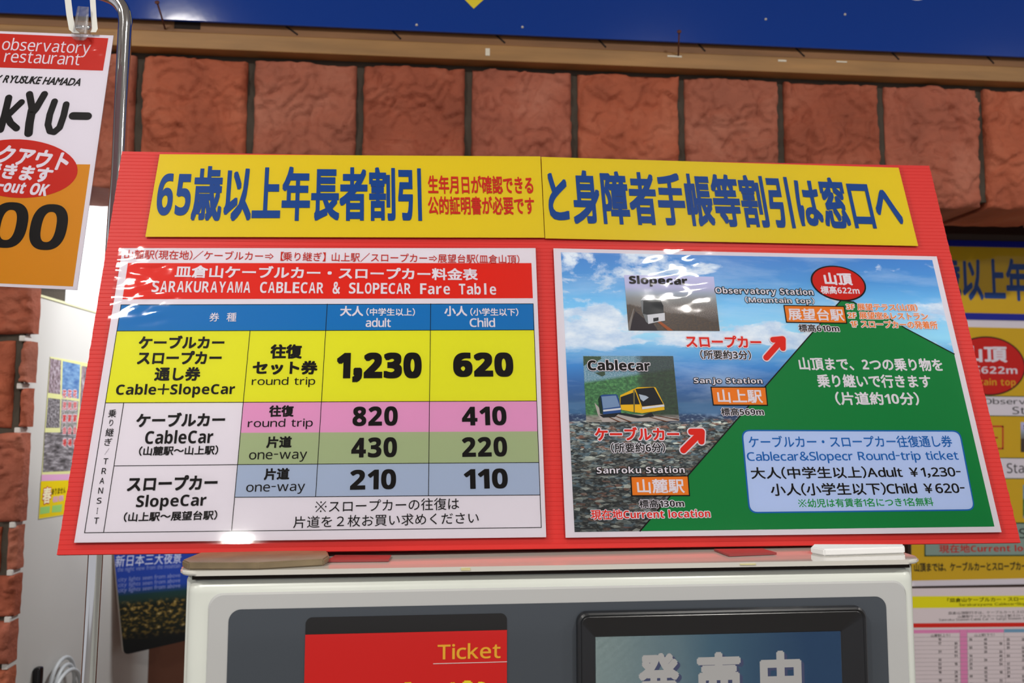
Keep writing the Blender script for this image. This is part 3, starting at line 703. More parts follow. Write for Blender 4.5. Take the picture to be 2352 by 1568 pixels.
F.T('山麓駅(現在地)/ケーブルカー⇒【乗り継ぎ】山上駅/スロープカー⇒展望台駅(皿倉山頂)', (300, 1205, 580, 601), DRED, .004)
F.T('皿倉山ケーブルカー・スロープカー料金表', (410.5, 1104.5, 613, 642), WHITE, .03)
F.T('SARAKURAYAMA CABLECAR & SLOPECAR Fare Table', (359, 1149.5, 647, 675.5), WHITE, .022, mode='mono')
F.T('券', (481.5, 504, 718.5, 739), WHITE, .01); F.T('種', (521, 543.5, 718.5, 739), WHITE, .01)
F.T('大人', (781.4, 834.7, 703, 726.5), WHITE, .03); F.T('(中学生以上)', (841.5, 953.5, 708, 726), WHITE, .025)
F.T('adult', (840, 898, 730.6, 751.7), WHITE, .018)
F.T('小人', (1020.5, 1073, 703, 726.5), WHITE, .03); F.T('(小学生以下)', (1080, 1190.6, 708, 726), WHITE, .025)
F.T('Child', (1078.6, 1137, 730.6, 751.7), WHITE, .018)
F.T('ケーブルカー', (320, 516.5, 771, 801), BLACK, .035); F.T('スロープカー', (317, 510, 806, 837), BLACK, .035)
F.T('通し券', (356, 461, 843, 875), BLACK, .035); F.T('Cable+SlopeCar', (267.6, 541.4, 881, 914), BLACK, .02)
F.T('往復', (621.4, 694, 791, 824), BLACK, .04); F.T('セット券', (581, 730, 828.7, 860.5), BLACK, .04); F.T('round trip', (579, 724.4, 866, 889.5), BLACK, 0)
F.T('1,230', (772, 971, 807.7, 878.5), BLACK, .062); F.T('620', (1039, 1181, 807.7, 867.6), BLACK, .062)
F.T('往復', (618.6, 675, 931, 957.4), BLACK, .035); F.T('round trip', (570, 718.8, 961.5, 986), BLACK, 0)
F.T('820', (808.8, 915.2, 932, 979.6), BLACK, .04); F.T('410', (1059.6, 1164.7, 932, 978.6), BLACK, .04)
F.T('片道', (612.4, 670.5, 1002, 1028.6), BLACK, .035); F.T('one-way', (572.5, 705.5, 1038, 1061), BLACK, 0)
F.T('430', (806, 913.4, 1003, 1052), BLACK, .04); F.T('220', (1060, 1166, 1002, 1050.5), BLACK, .04)
F.T('片道', (607, 665, 1075, 1102), BLACK, .035); F.T('one-way', (566, 701, 1112, 1135), BLACK, 0)
F.T('210', (803, 911.6, 1076.5, 1125.8), BLACK, .04); F.T('110', (1064, 1167.8, 1074.7, 1124), BLACK, .04)
F.T('※スロープカーの往復は', (726, 1056, 1146, 1174), BLACK, 0); F.T('片道を２枚お買い求めください', (677, 1102, 1180.5, 1207.5), BLACK, 0)
F.T('ケーブルカー', (314.6, 518, 947.5, 980), BLACK, .035); F.T('CableCar', (334, 491, 987, 1019.5), BLACK, .02); F.T('(山麓駅〜山上駅)', (320.5, 502, 1024, 1045.5), BLACK, .022)
F.T('スロープカー', (294.5, 500.6, 1091.5, 1126.6), BLACK, .035); F.T('SlopeCar', (313.4, 475, 1134.4, 1172), BLACK, .02); F.T('(山上駅〜展望台駅)', (286, 500, 1174, 1196), BLACK, .022)
for ch, x, yy, sz in (('乗', 418, 210, 76), ('り', 407, 300, 62), ('継', 392, 393, 78), ('ぎ', 378, 487, 72), ('/', 365, 580, 62), ('T', 353, 675, 58), ('R', 337, 770, 58), ('A', 318, 865, 58), ('N', 305, 960, 58), ('S', 290, 1058, 58), ('I', 272, 1157, 58), ('T', 263, 1253, 60)):
    x, yy, sz = 160+x/4.237, 900+yy/4.237, sz/4.237; wd = sz*(.78 if ch in 'TRANS' else .16 if ch == 'I' else .6 if ch in 'り/' else 1)
    F.T(ch, (x-wd/2, x+wd/2, yy-sz/2, yy+sz/2), BLACK, 0.015 if ch == 'I' else .004)
c1 = F.p(340, 640); c2 = F.p(480, 1090); c3 = F.p(690, 690)
F.film([(275, 567), (1240, 566.5), (1264, 1241), (164, 1254)], FILM, waves=[(c1[0], c1[1], .07, .0010, 78), (F.p(460, 1120)[0], F.p(460, 1120)[1], .02, .0003, 120)], base=.00005, nx=220, ny=150)
mp_ = Sheet('route_map', [(1271, 570.5), (2151, 589), (2300, 1222), (1299, 1234.5)], P0, BN, 'laminated route map with green mountain, right half of the red board', 'route map', matp=WHITE)
M = mp_
PQ = [(1288, 579.4), (2140.6, 597.4), (2283.4, 1208.9), (1319.5, 1221.7)]; ub = M.bbox(PQ)
M.poly('sky_picture', PQ, 1, sky_city(), ub)
M.poly('green_mountain', [(1470, 1219), (1591, 1079), (1698, 957), (1757, 888), (1864, 765.6), (1915, 705), (1931, 690), (1960, 694), (1985, 710), (2041.7, 731), (2078.6, 754), (2190.6, 813), (2283, 1208.9)], 2, MGREEN)
M.lines('mountain_outline', [((1470, 1219), (1591, 1079)), ((1591, 1079), (1698, 957)), ((1698, 957), (1757, 888)), ((1757, 888), (1864, 765.6)), ((1864, 765.6), (1931, 690)), ((1931, 690), (1960, 694)), ((1960, 694), (1985, 710)), ((1985, 710), (2041.7, 731)), ((2041.7, 731), (2078.6, 754)), ((2078.6, 754), (2190.6, 813))], .0013, 3, BLACK)
# inset photographs
SQ = [(1432.9, 631.8), (1639, 636), (1652.6, 760.6), (1443.5, 759.4)]; sp_ = M.poly('slopecar_photo', SQ, 3, slope_bg())
def zp(x, y): return (1270+x/4.9, 560+y/4.9)
def pp(name, pts, lay, m, f=zp, par=None): return M.poly(name, [f(*p) for p in pts], lay, m, None, par)
W2 = ink('car_white', 206, 208, 214); DK = ink('car_glass', 30, 34, 40); G2 = ink('car_grey', 120, 124, 128); RAIL = ink('rail_rust', 160, 84, 44)
pp('printed_track', [(850, 975), (925, 760), (1010, 830), (1130, 900), (1180, 978)], 4, ink('track_dark', 52, 46, 52)); pp('printed_rail', [(1150, 862), (1190, 862), (1350, 978), (1290, 978)], 5, RAIL)
pp('printed_rail', [(848, 900), (905, 728), (912, 735), (866, 975), (852, 975)], 5, ink('rail_pale', 130, 124, 120))
pp('printed_car_side', [(985, 640), (1010, 632), (1015, 790), (1060, 800), (1072, 903), (1045, 880), (1000, 770)], 5, G2)
pp('printed_car_roof', [(985, 640), (1015, 600), (1125, 598), (1205, 632), (1100, 634)], 5, W2)
pp('printed_car_window', [(1015, 640), (1205, 632), (1240, 700), (1242, 780), (1060, 802), (1010, 790)], 6, DK)
pp('printed_car_front', [(1060, 802), (1255, 780), (1258, 868), (1180, 880), (1070, 905)], 6, W2); pp('printed_car_coupler', [(1125, 840), (1185, 830), (1185, 868), (1128, 880)], 7, DK)
M.T('Slopecar', (1444, 1579, 634.5, 659.5), BLACK, .045, lay=8)
CQ = [(1338.7, 817.6), (1545.6, 818), (1560, 967), (1346.3, 970)]; M.poly('cablecar_photo', CQ, 3, cable_bg())
def zc(x, y): return (1330+x/7.84, 800+y/7.84)
YC = ink('car_yellow', 226, 180, 28); BC = ink('car_blue', 40, 78, 140); BG = ink('car_blue_glass', 120, 146, 180)
TRK = ink('track_pale', 176, 168, 164)
pp('printed_track', [(275, 980), (350, 1060), (420, 1190), (700, 1180), (1190, 1200), (1560, 1250), (1795, 1310), (420, 1330), (330, 1180)], 4, TRK, zc)
for q in ([(530, 1245), (560, 1245), (760, 1330), (700, 1330)], [(640, 1225), (680, 1225), (960, 1330), (900, 1330)], [(1235, 1235), (1280, 1235), (1620, 1325), (1540, 1325)], [(1340, 1210), (1400, 1210), (1790, 1285), (1790, 1300)]): pp('printed_rail', q, 5, ink('rail_brown', 100, 62, 42), zc)
pp('printed_shadow', [(360, 1200), (740, 1160), (1130, 1220), (1300, 1150), (1350, 1230), (1050, 1260), (700, 1190), (640, 1240), (430, 1250)], 5, DK, zc)
pp('printed_car_side', [(340, 920), (372, 850), (395, 880), (425, 1120), (428, 1190), (375, 1180)], 6, ink('car_dark_green', 30, 52, 44), zc)
pp('printed_car_body', [(372, 860), (420, 838), (660, 830), (690, 850), (745, 1020), (752, 1160), (428, 1192), (425, 1120)], 6, BC, zc)
pp('printed_car_window', [(398, 872), (660, 852), (730, 1050), (430, 1092)], 7, BG, zc); pp('printed_car_stripe', [(428, 1110), (748, 1075), (748, 1110), (430, 1145)], 8, W2, zc)
pp('printed_car_side', [(735, 850), (975, 735), (1000, 740), (1130, 1110), (1130, 1170), (1000, 1155), (760, 1110), (730, 1000)], 6, YC, zc)
pp('printed_car_window', [(745, 880), (970, 800), (1010, 790), (1090, 1010), (740, 1018)], 7, DK, zc)
pp('printed_car_body', [(975, 738), (1050, 705), (1350, 698), (1375, 710), (1525, 1010), (1535, 1110), (1130, 1172), (1120, 1065)], 6, YC, zc)
pp('printed_car_window', [(1010, 735), (1340, 706), (1510, 1010), (1130, 1050)], 8, DK, zc); pp('printed_glare', [(1070, 830), (1200, 860), (1250, 890), (1150, 960), (1100, 920)], 9, ink('glare_print', 170, 182, 196), zc)
pp('printed_car_stripe', [(1125, 1060), (1520, 1015), (1532, 1052), (1130, 1105)], 9, W2, zc); pp('printed_car_post', [(968, 760), (998, 760), (998, 1155), (978, 1150)], 8, ink('car_post', 120, 110, 60), zc)
pp('printed_leaves', [(75, 145), (390, 150), (400, 190), (330, 230), (300, 290), (180, 250), (80, 320)], 4, speckle('printed_leaves', [(.35, C(16, 40, 26)), (.6, C(60, 96, 60)), (.8, C(140, 170, 160))]), zc)
pp('printed_leaves', [(280, 440), (460, 420), (470, 480), (410, 510), (330, 470)], 4, MATS.get('x') or speckle('printed_leaves_dark', [(.35, C(16, 40, 26)), (.7, C(60, 96, 60))]), zc)
M.T('Cablecar', (1348.5, 1493, 827, 853), BLACK, .045, .028, WHITE, lay=10)
# ellipse, boxes, arrows
M.ell('summit_oval_edge', 1925, 651, 62, 40.5, 4, BLACK, 0, -.12); M.ell('summit_oval', 1925, 651, 58.5, 37.5, 5, ink('oval_red', 196, 28, 18), 0, -.12)
M.T('山頂', (1891.5, 1956, 627, 655.7), WHITE, .045, lay=6); M.T('標高622m', (1884, 1973, 658, 676.5), WHITE, .03, lay=6)
for q, tx, tb in (([(1799.7, 702), (1937.6, 704.4), (1944, 742.7), (1805.8, 740.5)], '展望台駅', (1809, 1937, 709, 737)),
                  ([(1632.5, 889.3), (1758, 889.5), (1762, 931), (1638, 930.3)], '山上駅', (1647, 1750, 895, 926)),
                  ([(1448.4, 1094.7), (1579.7, 1093), (1583, 1138), (1451, 1138.6)], '山麓駅', (1462.5, 1571, 1100, 1133))):
    M.poly('station_box', q, 4, ORNG); M.outline('station_box_edge', q, .0011, 5, BLACK); M.T(tx, tb, WHITE, .024, lay=6)
for tx, tb in (('Observatory Station', (1643, 1868, 661.5, 681)), ('(Mountain top)', (1711, 1870, 682.6, 700)), ('Sanjo Station', (1593, 1751, 867.5, 885)), ('Sanroku Station', (1369.8, 1573, 1071, 1087.5))):
    M.T(tx, tb, WHITE, .02, .065, BLACK, lay=5)
for tx, tb in (('標高610m', (1833.5, 1926.5, 745.5, 763)), ('標高569m', (1655.6, 1753.6, 937, 955)), ('標高130m', (1467.5, 1571, 1147, 1166)), ('(所要約3分)', (1608, 1724, 804.5, 826)), ('(所要約6分)', (1403, 1527, 1017, 1040))):
    M.T(tx, tb, BLACK, .02, .07, WHITE, lay=5)
for tx, tb in (('3F 展望テラス(山頂)', (1943, 2106, 698, 714)), ('2F 展望室&レストラン', (1947, 2130.5, 717.5, 734)), ('1F スロープカーの発着所', (1953, 2152, 737, 754.5))):
    M.T(tx, tb, ORNG, .02, .08, WHITE, lay=5)
M.T('スロープカー', (1575, 1748, 771, 799), RED, .035, .07, WHITE, lay=5); M.T('ケーブルカー', (1366, 1560, 981, 1012), RED, .035, .07, WHITE, lay=5)
M.T('現在地Current location', (1357.5, 1632, 1169, 1192), RED, .02, .06, WHITE, lay=5, rot=0)
M.T('山頂まで、2つの乗り物を', (1836, 2165, 822, 852), WHITE, .03); M.T('乗り継いで行きます', (1877, 2138, 860, 891), WHITE, .03); M.T('(片道約10分)', (1918, 2110, 900, 931), WHITE, .03)
def thick_path(S, name, pts, r, lay, m, parent=None):
    """rounded stroke made of quads and discs"""
    bm = bmesh.new(); z = S.top+lay*LAY; P = [Vector(p) for p in pts]; kz = 0
    for a, b in zip(P, P[1:]):
        d = (b-a).normalized()*r; q = Vector((-d.y, d.x)); bm.faces.new([bm.verts.new((v.x, v.y, z+kz)) for v in (a-q, b-q, b+q, a+q)]); kz += 4e-6
    for p in P:
        bm.faces.new([bm.verts.new((p.x+r*math.cos(k*math.tau/16), p.y+r*math.sin(k*math.tau/16), z+kz)) for k in range(16)]); kz += 4e-6
    me = bpy.data.meshes.new(name); bm.to_mesh(me); bm.free(); return link(name, me, m, parent or S.root)
for (t0, c0, a1, a2) in (((1759, 822), (1797, 779), (1775, 781), (1797, 800)), ((1569, 1034), (1611, 992), (1587, 992), (1610, 1014))):
    L1, L2 = [M.p(*t0), M.p(*c0)], [M.p(*a1), M.p(*c0), M.p(*a2)]
    for r, lay, m_2 in ((.0046, 5, WHITE), (.0033, 6, RED)):
        thick_path(M, 'arrow_shaft', L1, r, lay, m_2); thick_path(M, 'arrow_head', L2, r, lay+.3, m_2)
bx = [(1702, 987), (2204.6, 988.4), (2239.5, 1172.5), (1719.3, 1179)]
M.flat('price_box_edge', M.round_pts(bx, .009), 3, TBLUE); bx2 = [(1705.5, 990.3), (2201.5, 991.6), (2236, 1169.3), (1722.5, 1175.7)]; M.flat('price_box', M.round_pts(bx2, .0078), 4, PALE)
M.T('ケーブルカー・スロープカー往復通し券', (1722, 2188.6, 1000.5, 1028), TBLUE, .015, lay=5); M.T('Cablecar&Slopecr Round-trip ticket', (1718.7, 2203.7, 1036.5, 1063.5), TBLUE, .012, lay=5)
M.T('大人(中学生以上)Adult ￥1,230-', (1727, 2209, 1071, 1099), BLACK, .018, lay=5); M.T('小人(小学生以下)Child ￥620-', (1771.7, 2217.6, 1108, 1137), BLACK, .018, lay=5)
M.T('※幼児は有賃者1名につき1名無料', (1833.8, 2144, 1144, 1164), TGREEN, .015, lay=5)
c1 = M.p(1570, 630)
M.film([(1265, 568), (2157, 587), (2307, 1230), (1294, 1242)], FILM, z=.0017, waves=[(c1[0], c1[1], .06, .0009, 72)], base=.00005, nx=220, ny=150)
# ================================================================ LEFT: chrome stand with hanging restaurant poster
chrome = mat('chrome', (.82, .83, .84, 1), .08, metal=1)
PY = .975
path = [onY(x, yy, PY) for x, yy in ((203, 1568), (218, 1300), (240, 900), (262, 520), (271, 400), (277, 267), (282, 167), (286.5, 80), (288, 50), (283, 22), (268, 2), (246, -10), (215, -18), (150, -24))]
d = (path[1]-path[0]).normalized(); base = path[0]+d*((.03-path[0].z)/d.z)
st = empty('sign_stand', Matrix.Translation((base.x, base.y, 0)))
tag(st, 'tall chrome pole stand with a curved top holding the restaurant poster', 'sign stand')
pth = [base]+[base.lerp(path[0], .5)]+smooth_path(path, 6)
tube('pole', [p-st.location for p in pth], .0078, chrome, st, 24)
vs, fs = tube_mesh([(0, 0, 0), (0, 0, .012), (0, 0, .02), (0, 0, .03)], .1, 40, True, [.16, .155, .06, .012]); mesh('foot', vs, fs, chrome, st, True)
end = path[-1]; tube('arm', [p-st.location for p in (end, end+Vector((-.02, -.001, .0)), end+Vector((-.20, -.002, -.004)))], .0078, chrome, st, 20)
ang = math.radians(10.6); PN = Vector((-.06, -math.cos(ang), math.sin(ang))).normalized()
PPt = onY(178, 668, .868)
po = Sheet('restaurant_poster', [(-160, 66), (261, 82), (177.5, 666), (-150, 651)], PPt, PN, 'laminated restaurant poster in red, white and orange hanging from the chrome stand', 'poster', matp=WHITE)
po.poly('red_band', [(-150, 71), (249.3, 88.3), (236.7, 162.7), (-150, 151)], 1, PORED)
po.poly('orange_area', [(-140, 374), (207.7, 378), (168, 658), (-140, 645)], 1, PORNG)
po.T('observatory', (5, 209, 91, 128.5), WHITE, 0, lay=2); po.T('restaurant', (11, 185.5, 121.5, 147), WHITE, 0, lay=2)
po.T('BY RYUSUKE HAMADA', (-22, 189, 176, 194), BLACK, .03, lay=2, shear=.25, mode='latin')
def brush(pts, r):
    P = [po.p(x/3, y/3) for x, y in pts]; thick_path(po, 'brush_lettering', P, r, 2, BLACK)
for pts, r in (([(62, 675), (35, 790), (5, 895)], .0062), ([(150, 705), (62, 790), (50, 800)], .0058), ([(50, 800), (75, 850), (115, 885)], .0062), ([(205, 650), (218, 720), (225, 760)], .0062), ([(308, 650), (250, 750), (215, 790)], .0062), ([(222, 760), (205, 850), (198, 920)], .0072),
               ([(378, 700), (345, 790), (332, 860), (345, 905), (375, 912), (412, 880), (440, 800), (458, 720)], .0058), ([(505, 800), (605, 802)], .0075), ([(-60, 690), (-90, 800), (-120, 880)], .006)):
    brush(pts, r*.62)
po.ell('red_oval', 44, 387, 137, 67, 2, PORED, math.radians(-3.5), 0)
po.T('テイクアウト', (-92, 163, 336, 380), WHITE, .045, lay=3, rot=-5, shear=.1); po.T('できます', (-36, 122, 378, 414), WHITE, .045, lay=3, rot=-4, shear=.1)
po.T('Take-out OK', (-76, 115, 412, 443), WHITE, .045, lay=3, rot=-4, shear=.1)
for x0_, x1_, ya, yb2 in ((-24, 64, 464, 569.5), (70, 155, 468.5, 574.5)):
    c = po.p((x0_+x1_)/2, (ya+yb2)/2); a = (po.p(x1_, 520)[0]-po.p(x0_, 520)[0])/2; h = (po.p(50, ya)[1]-po.p(50, yb2)[1])/2
    bm = bmesh.new(); z = po.top+3*LAY; N_ = 48
    def sq(t, a_, h_, e=.8): return (c[0]+a_*math.copysign(abs(math.cos(t))**e, math.cos(t)), c[1]+h_*math.copysign(abs(math.sin(t))**e, math.sin(t)), z)
    o1 = [bm.verts.new(sq(k*math.tau/N_, a, h)) for k in range(N_)]; i1 = [bm.verts.new(sq(k*math.tau/N_, a*.40, h*.66)) for k in range(N_)]
    for k in range(N_): bm.faces.new((o1[k], o1[(k+1) % N_], i1[(k+1) % N_], i1[k]))
    bm_obj('lettering', bm, BLACK, po.root)
c1 = po.p(225, 135)
po.film([(-170, 62), (268, 75), (183, 673), (-160, 658)], film_mat('poster_film', tint=(.9, .9, .92, 1)), waves=[(c1[0], c1[1], .03, .0006, 90)], base=.00008, nx=150, ny=170)
# clear clip and hanging straps
clear = film_mat('clear_plastic', tint=(.95, .95, .96, 1), rough=.12, bump=.3, fi=1.7, const=.16)
cl = empty('poster_clip', po.M @ Matrix.Translation((*po.p(188, 85), .002)))
tag(cl, 'clear plastic clip gripping the top edge of the restaurant poster', 'clip')
Ci = cl.matrix_world.inverted()
def clp(px, py, n): v = hit(px, py, po.O+po.n*n, po.n); return Ci @ v
def clslab(name, pix, n0, n1, m, bev=.001, parent=None):
    bm = bmesh.new(); lo = [bm.verts.new(clp(x, y_, n0)) for x, y_ in pix]; hi = [bm.verts.new(clp(x, y_, n1)) for x, y_ in pix]; bm.faces.new(hi); bm.faces.new(lo[::-1]); k_ = len(pix)
    for k in range(k_): bm.faces.new((lo[k], lo[(k+1) % k_], hi[(k+1) % k_], hi[k]))
    bmesh.ops.recalc_face_normals(bm, faces=bm.faces); bmesh.ops.bevel(bm, geom=list(bm.edges), offset=bev, segments=2, affect='EDGES')
    return bm_obj(name, bm, m, parent or cl)
clslab('front_jaw', [(163, 74), (201, 79), (202, 84), (195, 93), (171, 92), (164, 84)], .003, .009, clear)
clslab('front_lever', [(180, 14), (203, 16), (196, 76), (168, 72)], .009, .0115, clear, .0008)
clslab('side_rib', [(178, 14), (183, 14), (172, 74), (166, 73)], .0035, .0115, clear, .0006); clslab('side_rib', [(200, 15), (205, 16), (200, 78), (194, 78)], .0035, .0115, clear, .0006)
clslab('back_jaw', [(160, 50), (212, 52), (208, 90), (166, 90)], -.005, -.0025, clear, .0008)
tube('spring', [clp(176, 62, .002), clp(206, 64, .002)], .0022, chrome, cl, 14)
sg = mat('strap_grey', C(196, 196, 188), .35, spec=.5)
hk = empty('hanging_strap', cl.matrix_world.copy()); tag(hk, 'grey looped strap hanging the clear clip from the chrome stand', 'strap')
def strap(path_px, w_px, n0, th=.0018):
    vs = []; fs = []
    for x, y_ in path_px:
        for dx, dn in ((-w_px/2, 0), (w_px/2, 0), (w_px/2, th), (-w_px/2, th)): vs.append(clp(x+dx, y_, n0+dn))
    for i in range(len(path_px)-1):
        for k in range(4): k2 = (k+1) % 4; fs.append((i*4+k, i*4+k2, i*4+4+k2, i*4+4+k))
    fs += [(0, 1, 2, 3), tuple(4*len(path_px)-4+k for k in (3, 2, 1, 0))]
    return mesh('strap', vs, fs, sg, hk)
strap([(153, -40), (156, 0), (160, 35), (166, 68), (176, 76)], 15, .0005); strap([(212, -40), (213, 0), (215, 35), (218, 66), (214, 74)], 13, .0012, .004)
# ================================================================ ITEMS IN THE REVEAL
JX = XR-.0115
jp = Sheet('event_poster', [(115, 819), (245, 842), (212, 1172), (88, 1192)], (JX, 1.5, 1.4), (1, 0, 0), 'small colourful photo poster with yellow foot taped on the white reveal', 'poster', thick=.0006, matp=ink('poster_cream', 214, 214, 150))
def zq(x, y): return (x/4.354, 640+y/4.354)
ph1 = speckle('printed_crowd', [(.3, C(60, 60, 44)), (.5, C(150, 130, 140)), (.62, C(200, 190, 200)), (.75, C(120, 150, 70))], 5, 5)
ph2 = speckle('printed_blue_sky', [(.35, C(70, 110, 170)), (.6, C(130, 170, 210)), (.75, C(220, 220, 225))], 2, 5)
ph3 = speckle('printed_trees', [(.35, C(60, 60, 62)), (.5, C(120, 116, 120)), (.68, C(200, 195, 200))], 6, 8)
ph4 = speckle('printed_blossom', [(.35, C(80, 100, 60)), (.55, C(170, 165, 170)), (.68, C(210, 170, 180))], 7, 9)
jp.poly('printed_photo', [zq(500, 795), (zq(608, 815)), zq(600, 1155), zq(478, 1140)], 1, ph1); jp.poly('printed_photo', [zq(625, 822), zq(800, 860), zq(785, 1200), zq(615, 1165)], 1, ph2)
jp.poly('printed_photo', [zq(478, 1190), zq(600, 1205), zq(595, 1490), zq(455, 1490)], 1, ph3); jp.poly('printed_photo', [zq(612, 1200), zq(785, 1225), zq(760, 1560), zq(600, 1545)], 1, ph4)
jp.poly('printed_photo', [zq(815, 870), zq(1000, 905), zq(990, 1560), zq(780, 1560)], 1, ph1)
def zr_(x, y): return (x/2.763, 1000+y/2.763)
jp.poly('printed_photo', [zr_(282, -20), zr_(700, -20), zr_(660, 215), zr_(268, 232)], 1, ph3)
jp.poly('pink_strip', [zr_(262, 248), zr_(640, 238), zr_(636, 274), zr_(260, 288)], 2, ink('p_pink', 214, 160, 196)); jp.poly('yellow_foot', [zr_(258, 290), zr_(640, 276), zr_(600, 470), zr_(246, 526)], 1, ink('p_yellow', 224, 196, 24))
for q in ([zr_(254, 455), zr_(315, 447), zr_(312, 490), zr_(250, 500)], [zr_(330, 445), zr_(392, 436), (140, 1175), zr_(326, 488)]): jp.poly('green_box', q, 2, ink('p_green', 150, 200, 110))
for j, (x, s_) in enumerate(((147, '花見宴会場'), (159, '花見宴会場'), (171, '花見宴会場'))):
    for i, ch in enumerate(s_): jp.T(ch, (x-4.5, x+4.5, 895+i*28, 913+i*28), DRED, .03, .08, WHITE, lay=3)
jp.T('春', (97, 117, 1118, 1156), ink('p_cream', 236, 226, 190), .03, .05, DRED, lay=3); jp.T('ありません', (118, 150, 1120, 1134), BLACK, .02, lay=3); jp.T('桜祭', (120, 146, 1138, 1152), ink('p_pink', 1, 1, 1), .03, lay=3)
# night-view placard
NN = Vector((.68, -.73, .0)).normalized()
npm = NT('printed_night_view'); cols = npm.ramp(npm.y, [(0, C(10, 10, 10)), (.10, C(14, 16, 14)), (.2, C(40, 44, 26)), (.3, C(30, 46, 34)), (.36, C(20, 52, 52)), (.41, C(28, 60, 150)), (1, C(34, 56, 160))])
glow = npm.ramp(npm.noise(npm.map(14, 30), 1.5, 5), [(.5, C(10, 14, 8)), (.62, C(150, 120, 50)), (.75, C(230, 210, 160))])
mk = npm.math('MULTIPLY', npm.ramp(npm.y, [(.08, 0.), (.14, .6), (.29, 1.), (.33, 0.)]), .85)
night = npm.done(npm.mix(mk, cols, glow))
nq = [(248, 1130), (470, 1150), (470, 1461), (284, 1504)]
nv = Sheet('night_view_placard', nq, (-.60, 1.80, 1.2), NN, 'dark blue night view placard with rounded corners standing left of the ticket machine', 'placard')
pts = nv.round_pts(nq, .012)
nv.slab('backing', pts, -.006, .0058, mat('placard_edge', C(190, 180, 170), .5)); nv.top = .0002; nv.flat('picture', pts, 1, night)
nv.T('新日本三大夜景', (268, 418, 1271, 1297), ink('n_white', 200, 205, 225), 0, lay=2, rot=0); nv.T('the night view from the mountain', (272, 415, 1297, 1311), ink('n_dim', 120, 130, 180), 0, lay=2, mode='latin')
for yy in (1329, 1341, 1353): nv.T('city lights seen from above', (274, 415, yy-9, yy+4), ink('n_dim', 1, 1, 1), 0, lay=2, mode='latin')
# cable coil and black clip on the reveal, low left
cab = mat('white_cable', C(200, 204, 206), .4)
cc_ = onX(142, 1580, JX+.012); co = empty('cable_coil', Matrix.Translation(cc_)); tag(co, 'coil of white cable hung low on the white reveal', 'cable')
for k, (ry, rz) in enumerate(((.05, .050), (.042, .044), (.055, .040))):
    pts = [Vector((.004*k, ry*math.cos(a*math.tau/28), rz*math.sin(a*math.tau/28)-.006*k)) for a in range(29)]; tube('loop', pts, .0035, cab, co, 10)
bcp = onX(87, 1560, JX+.006); bk_ = empty('black_holder', Matrix.Translation(bcp)); tag(bk_, 'small black upright holder beside the white cable coil', 'holder')
box('body', (-.006, -.008, -.04), (.006, .008, .020), mat('black_gloss', C(16, 16, 18), .15), bk_, .004, 3)
# ================================================================ RIGHT: posters in the dark opening
YP = 1.60
pan = box('notice_panel', (onY(2086, 1255, YP+.004).x, YP+.003, .75), (1.7, YP+.012, 1.925), mat('panel_dark', C(60, 40, 30), .6))
tag(pan, 'dark backing panel in the opening behind the yellow posters at right', 'panel')
NYv = Vector((0, -1, 0)); PB = (0, YP, 1.5)
FP = ink('far_yellow', 206, 170, 30); NAVY = ink('navy', 26, 36, 150)
b3 = Sheet('yellow_banner', [(2070, 549), (2620, 560), (2620, 742), (2070, 731)], PB, NYv, 'blue-bordered yellow banner on the panel right of the red board', 'banner', matp=NAVY)
b3.poly('yellow_field', [(2070, 563), (2620, 575), (2620, 727), (2070, 715)], 1, FP)
b3.T('65歳以上年長者割引', (2095, 2560, 593, 692), BBLUE, .035, lay=2)
y3 = Sheet('route_poster', [(2093, 731), (2640, 742), (2640, 1336), (2093, 1346)], PB, NYv, 'tall yellow route poster with red oval on the panel right of the red board', 'poster', matp=WHITE)
y3.poly('yellow_field', [(2093, 748), (2640, 760), (2640, 1322), (2093, 1333)], 1, FP)
y3.ell('summit_oval_edge', 2268, 840, 87, 68, 2, BLACK); y3.ell('summit_oval', 2268, 840, 84, 65, 3, ink('oval_red', 1, 1, 1))
y3.T('山頂', (2210, 2313, 794, 832), WHITE, .04, lay=4); y3.T('標高622m', (2190, 2337, 838, 860), WHITE, .025, lay=4); y3.T('Mountain top', (2190, 2333, 868, 890), ink('far_gold', 210, 160, 30), .02, lay=4)
y3.poly('white_strip', [(2200, 909), (2640, 913), (2640, 958), (2200, 954)], 2, WHITE); y3.outline('strip_edge', [(2200, 909), (2640, 913), (2640, 958), (2200, 954)], .0015, 3, ink('dk_green', 30, 70, 40))
y3.T('Observatory', (2258, 2430, 915, 932), BLACK, 0, lay=4); y3.T('Station', (2325, 2430, 934, 951), BLACK, 0, lay=4)
y3.outline('red_frame', [(2200, 978), (2303, 979), (2303, 1030), (2200, 1029)], .0032, 2, DRED)
y3.T('スロープカー', (2120, 2292, 990, 1018), DRED, .02, lay=3)
y3.poly('slopecar_photo', [(2344, 969), (2560, 973), (2560, 1040), (2344, 1038)], 2, slope_bg()); y3.T('Slopecar', (2350, 2420, 975, 988), BLACK, .02, lay=3)
y3.poly('white_strip', [(2200, 1051), (2640, 1053), (2640, 1100), (2200, 1098)], 2, WHITE); y3.outline('strip_edge', [(2200, 1051), (2640, 1053), (2640, 1100), (2200, 1098)], .0015, 3, ink('dk_green', 1, 1, 1))
y3.T('Station', (2312, 2400, 1063, 1086), BLACK, 0, lay=4)
y3.poly('cablecar_photo', [(2349, 1113), (2560, 1115), (2560, 1190), (2349, 1190)], 2, cable_bg())
y3.poly('teal_box', [(2124, 1200), (2640, 1202), (2640, 1274), (2124, 1276)], 2, ink('far_teal', 140, 160, 150)); y3.outline('teal_box_edge', [(2124, 1200), (2640, 1202), (2640, 1274), (2124, 1276)], .0025, 3, ink('dk_green', 1, 1, 1))
y3.T('Sanroku Station', (2200, 2450, 1212, 1236), BLACK, 0, lay=4)
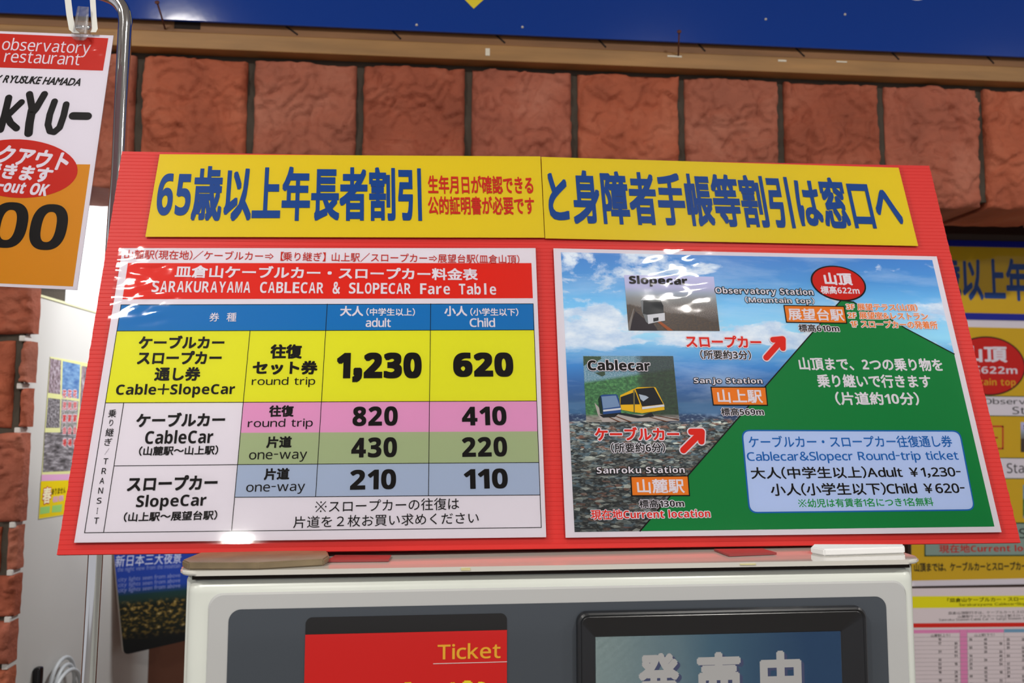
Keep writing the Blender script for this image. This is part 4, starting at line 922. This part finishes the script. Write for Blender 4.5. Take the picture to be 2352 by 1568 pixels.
y3.T('現在地Current location', (2157, 2425, 1249, 1268), DRED, .02, lay=4)
y3.T('山頂までは、ケーブルカーとスロープカーを', (2100, 2372, 1290, 1311), BLACK, .03, lay=3)
tt = Sheet('timetable', [(2093, 1351), (2640, 1344), (2640, 1700), (2093, 1720)], PB, NYv, 'white timetable sheet with yellow heading and pink columns below the yellow route poster', 'timetable', matp=ink('far_white', 210, 198, 202))
tt.poly('yellow_heading', [(2093, 1369), (2640, 1365), (2640, 1391), (2093, 1396)], 1, ink('tt_yellow', 216, 208, 30)); tt.T('「皿倉山ケーブルカー・スロープカー', (2176, 2392, 1371, 1381), BLACK, .02, lay=2); tt.T('Sarakurayama Cablecar・Slopecar', (2203, 2380, 1383.5, 1391.5), BLACK, 0, lay=2, mode='latin')
tt.poly('red_heading', [(2093, 1431), (2640, 1427), (2640, 1436), (2093, 1441)], 1, ink('tt_red', 200, 44, 36))
tt.T('皿倉山頂駅行きは、ケーブルカーとスロープカー', (2178, 2390, 1402, 1409), BLACK, 0, lay=2); tt.T('山麓駅ケーブルカー⇒山上駅スロープカー', (2200, 2380, 1410.5, 1417), BLACK, 0, lay=2); tt.T('Sanroku Station Cable Car ⇒ Sanjo Station Slope Car', (2157, 2390, 1418, 1425), BLACK, 0, lay=2)
tpk = ink('tt_pink', 214, 130, 176)
tt.poly('pink_row', [(2093, 1446), (2305, 1444), (2305, 1452), (2093, 1454)], 1, tpk); tt.poly('blue_row', [(2306, 1444), (2640, 1441), (2640, 1449), (2306, 1452)], 1, ink('tt_blue', 110, 150, 180)); tt.poly('pink_column', [(2204, 1453), (2221, 1453), (2224, 1640), (2208, 1640)], 1, tpk)
tt.T('山麓駅（上り）', (2138, 2182, 1455, 1462), BLACK, 0, lay=2); tt.T('山上駅（下り）', (2238, 2284, 1454, 1461), BLACK, 0, lay=2)
tt.lines('table_rules', [((2093, 1463+i*9.6), (2640, 1460+i*9.3)) for i in range(18)]+[((2305, 1444), (2312, 1640)), ((2204, 1446), (2208, 1640)), ((2221, 1446), (2224, 1640))], .0005, 2, ink('tt_grey', 140, 128, 132))
for i in range(15):
    for j, x in enumerate((2158, 2195, 2229, 2263, 2298, 2315, 2350)):
        if (i*3+j*5) % 7 < 5: tt.T(str((i*7+j*13) % 50+10), (x-3.5+i*.1, x+3.5+i*.1, 1464.5+i*9.4, 1471+i*9.4), BLACK, .03, lay=2)
for f_ in (b3, y3): f_.film([(2070 if f_ is b3 else 2090, 549 if f_ is b3 else 729), (2640, 556 if f_ is b3 else 740), (2640, 744 if f_ is b3 else 1338), (2070 if f_ is b3 else 2090, 733 if f_ is b3 else 1348)], FILM, base=.0002, nx=60, ny=60)
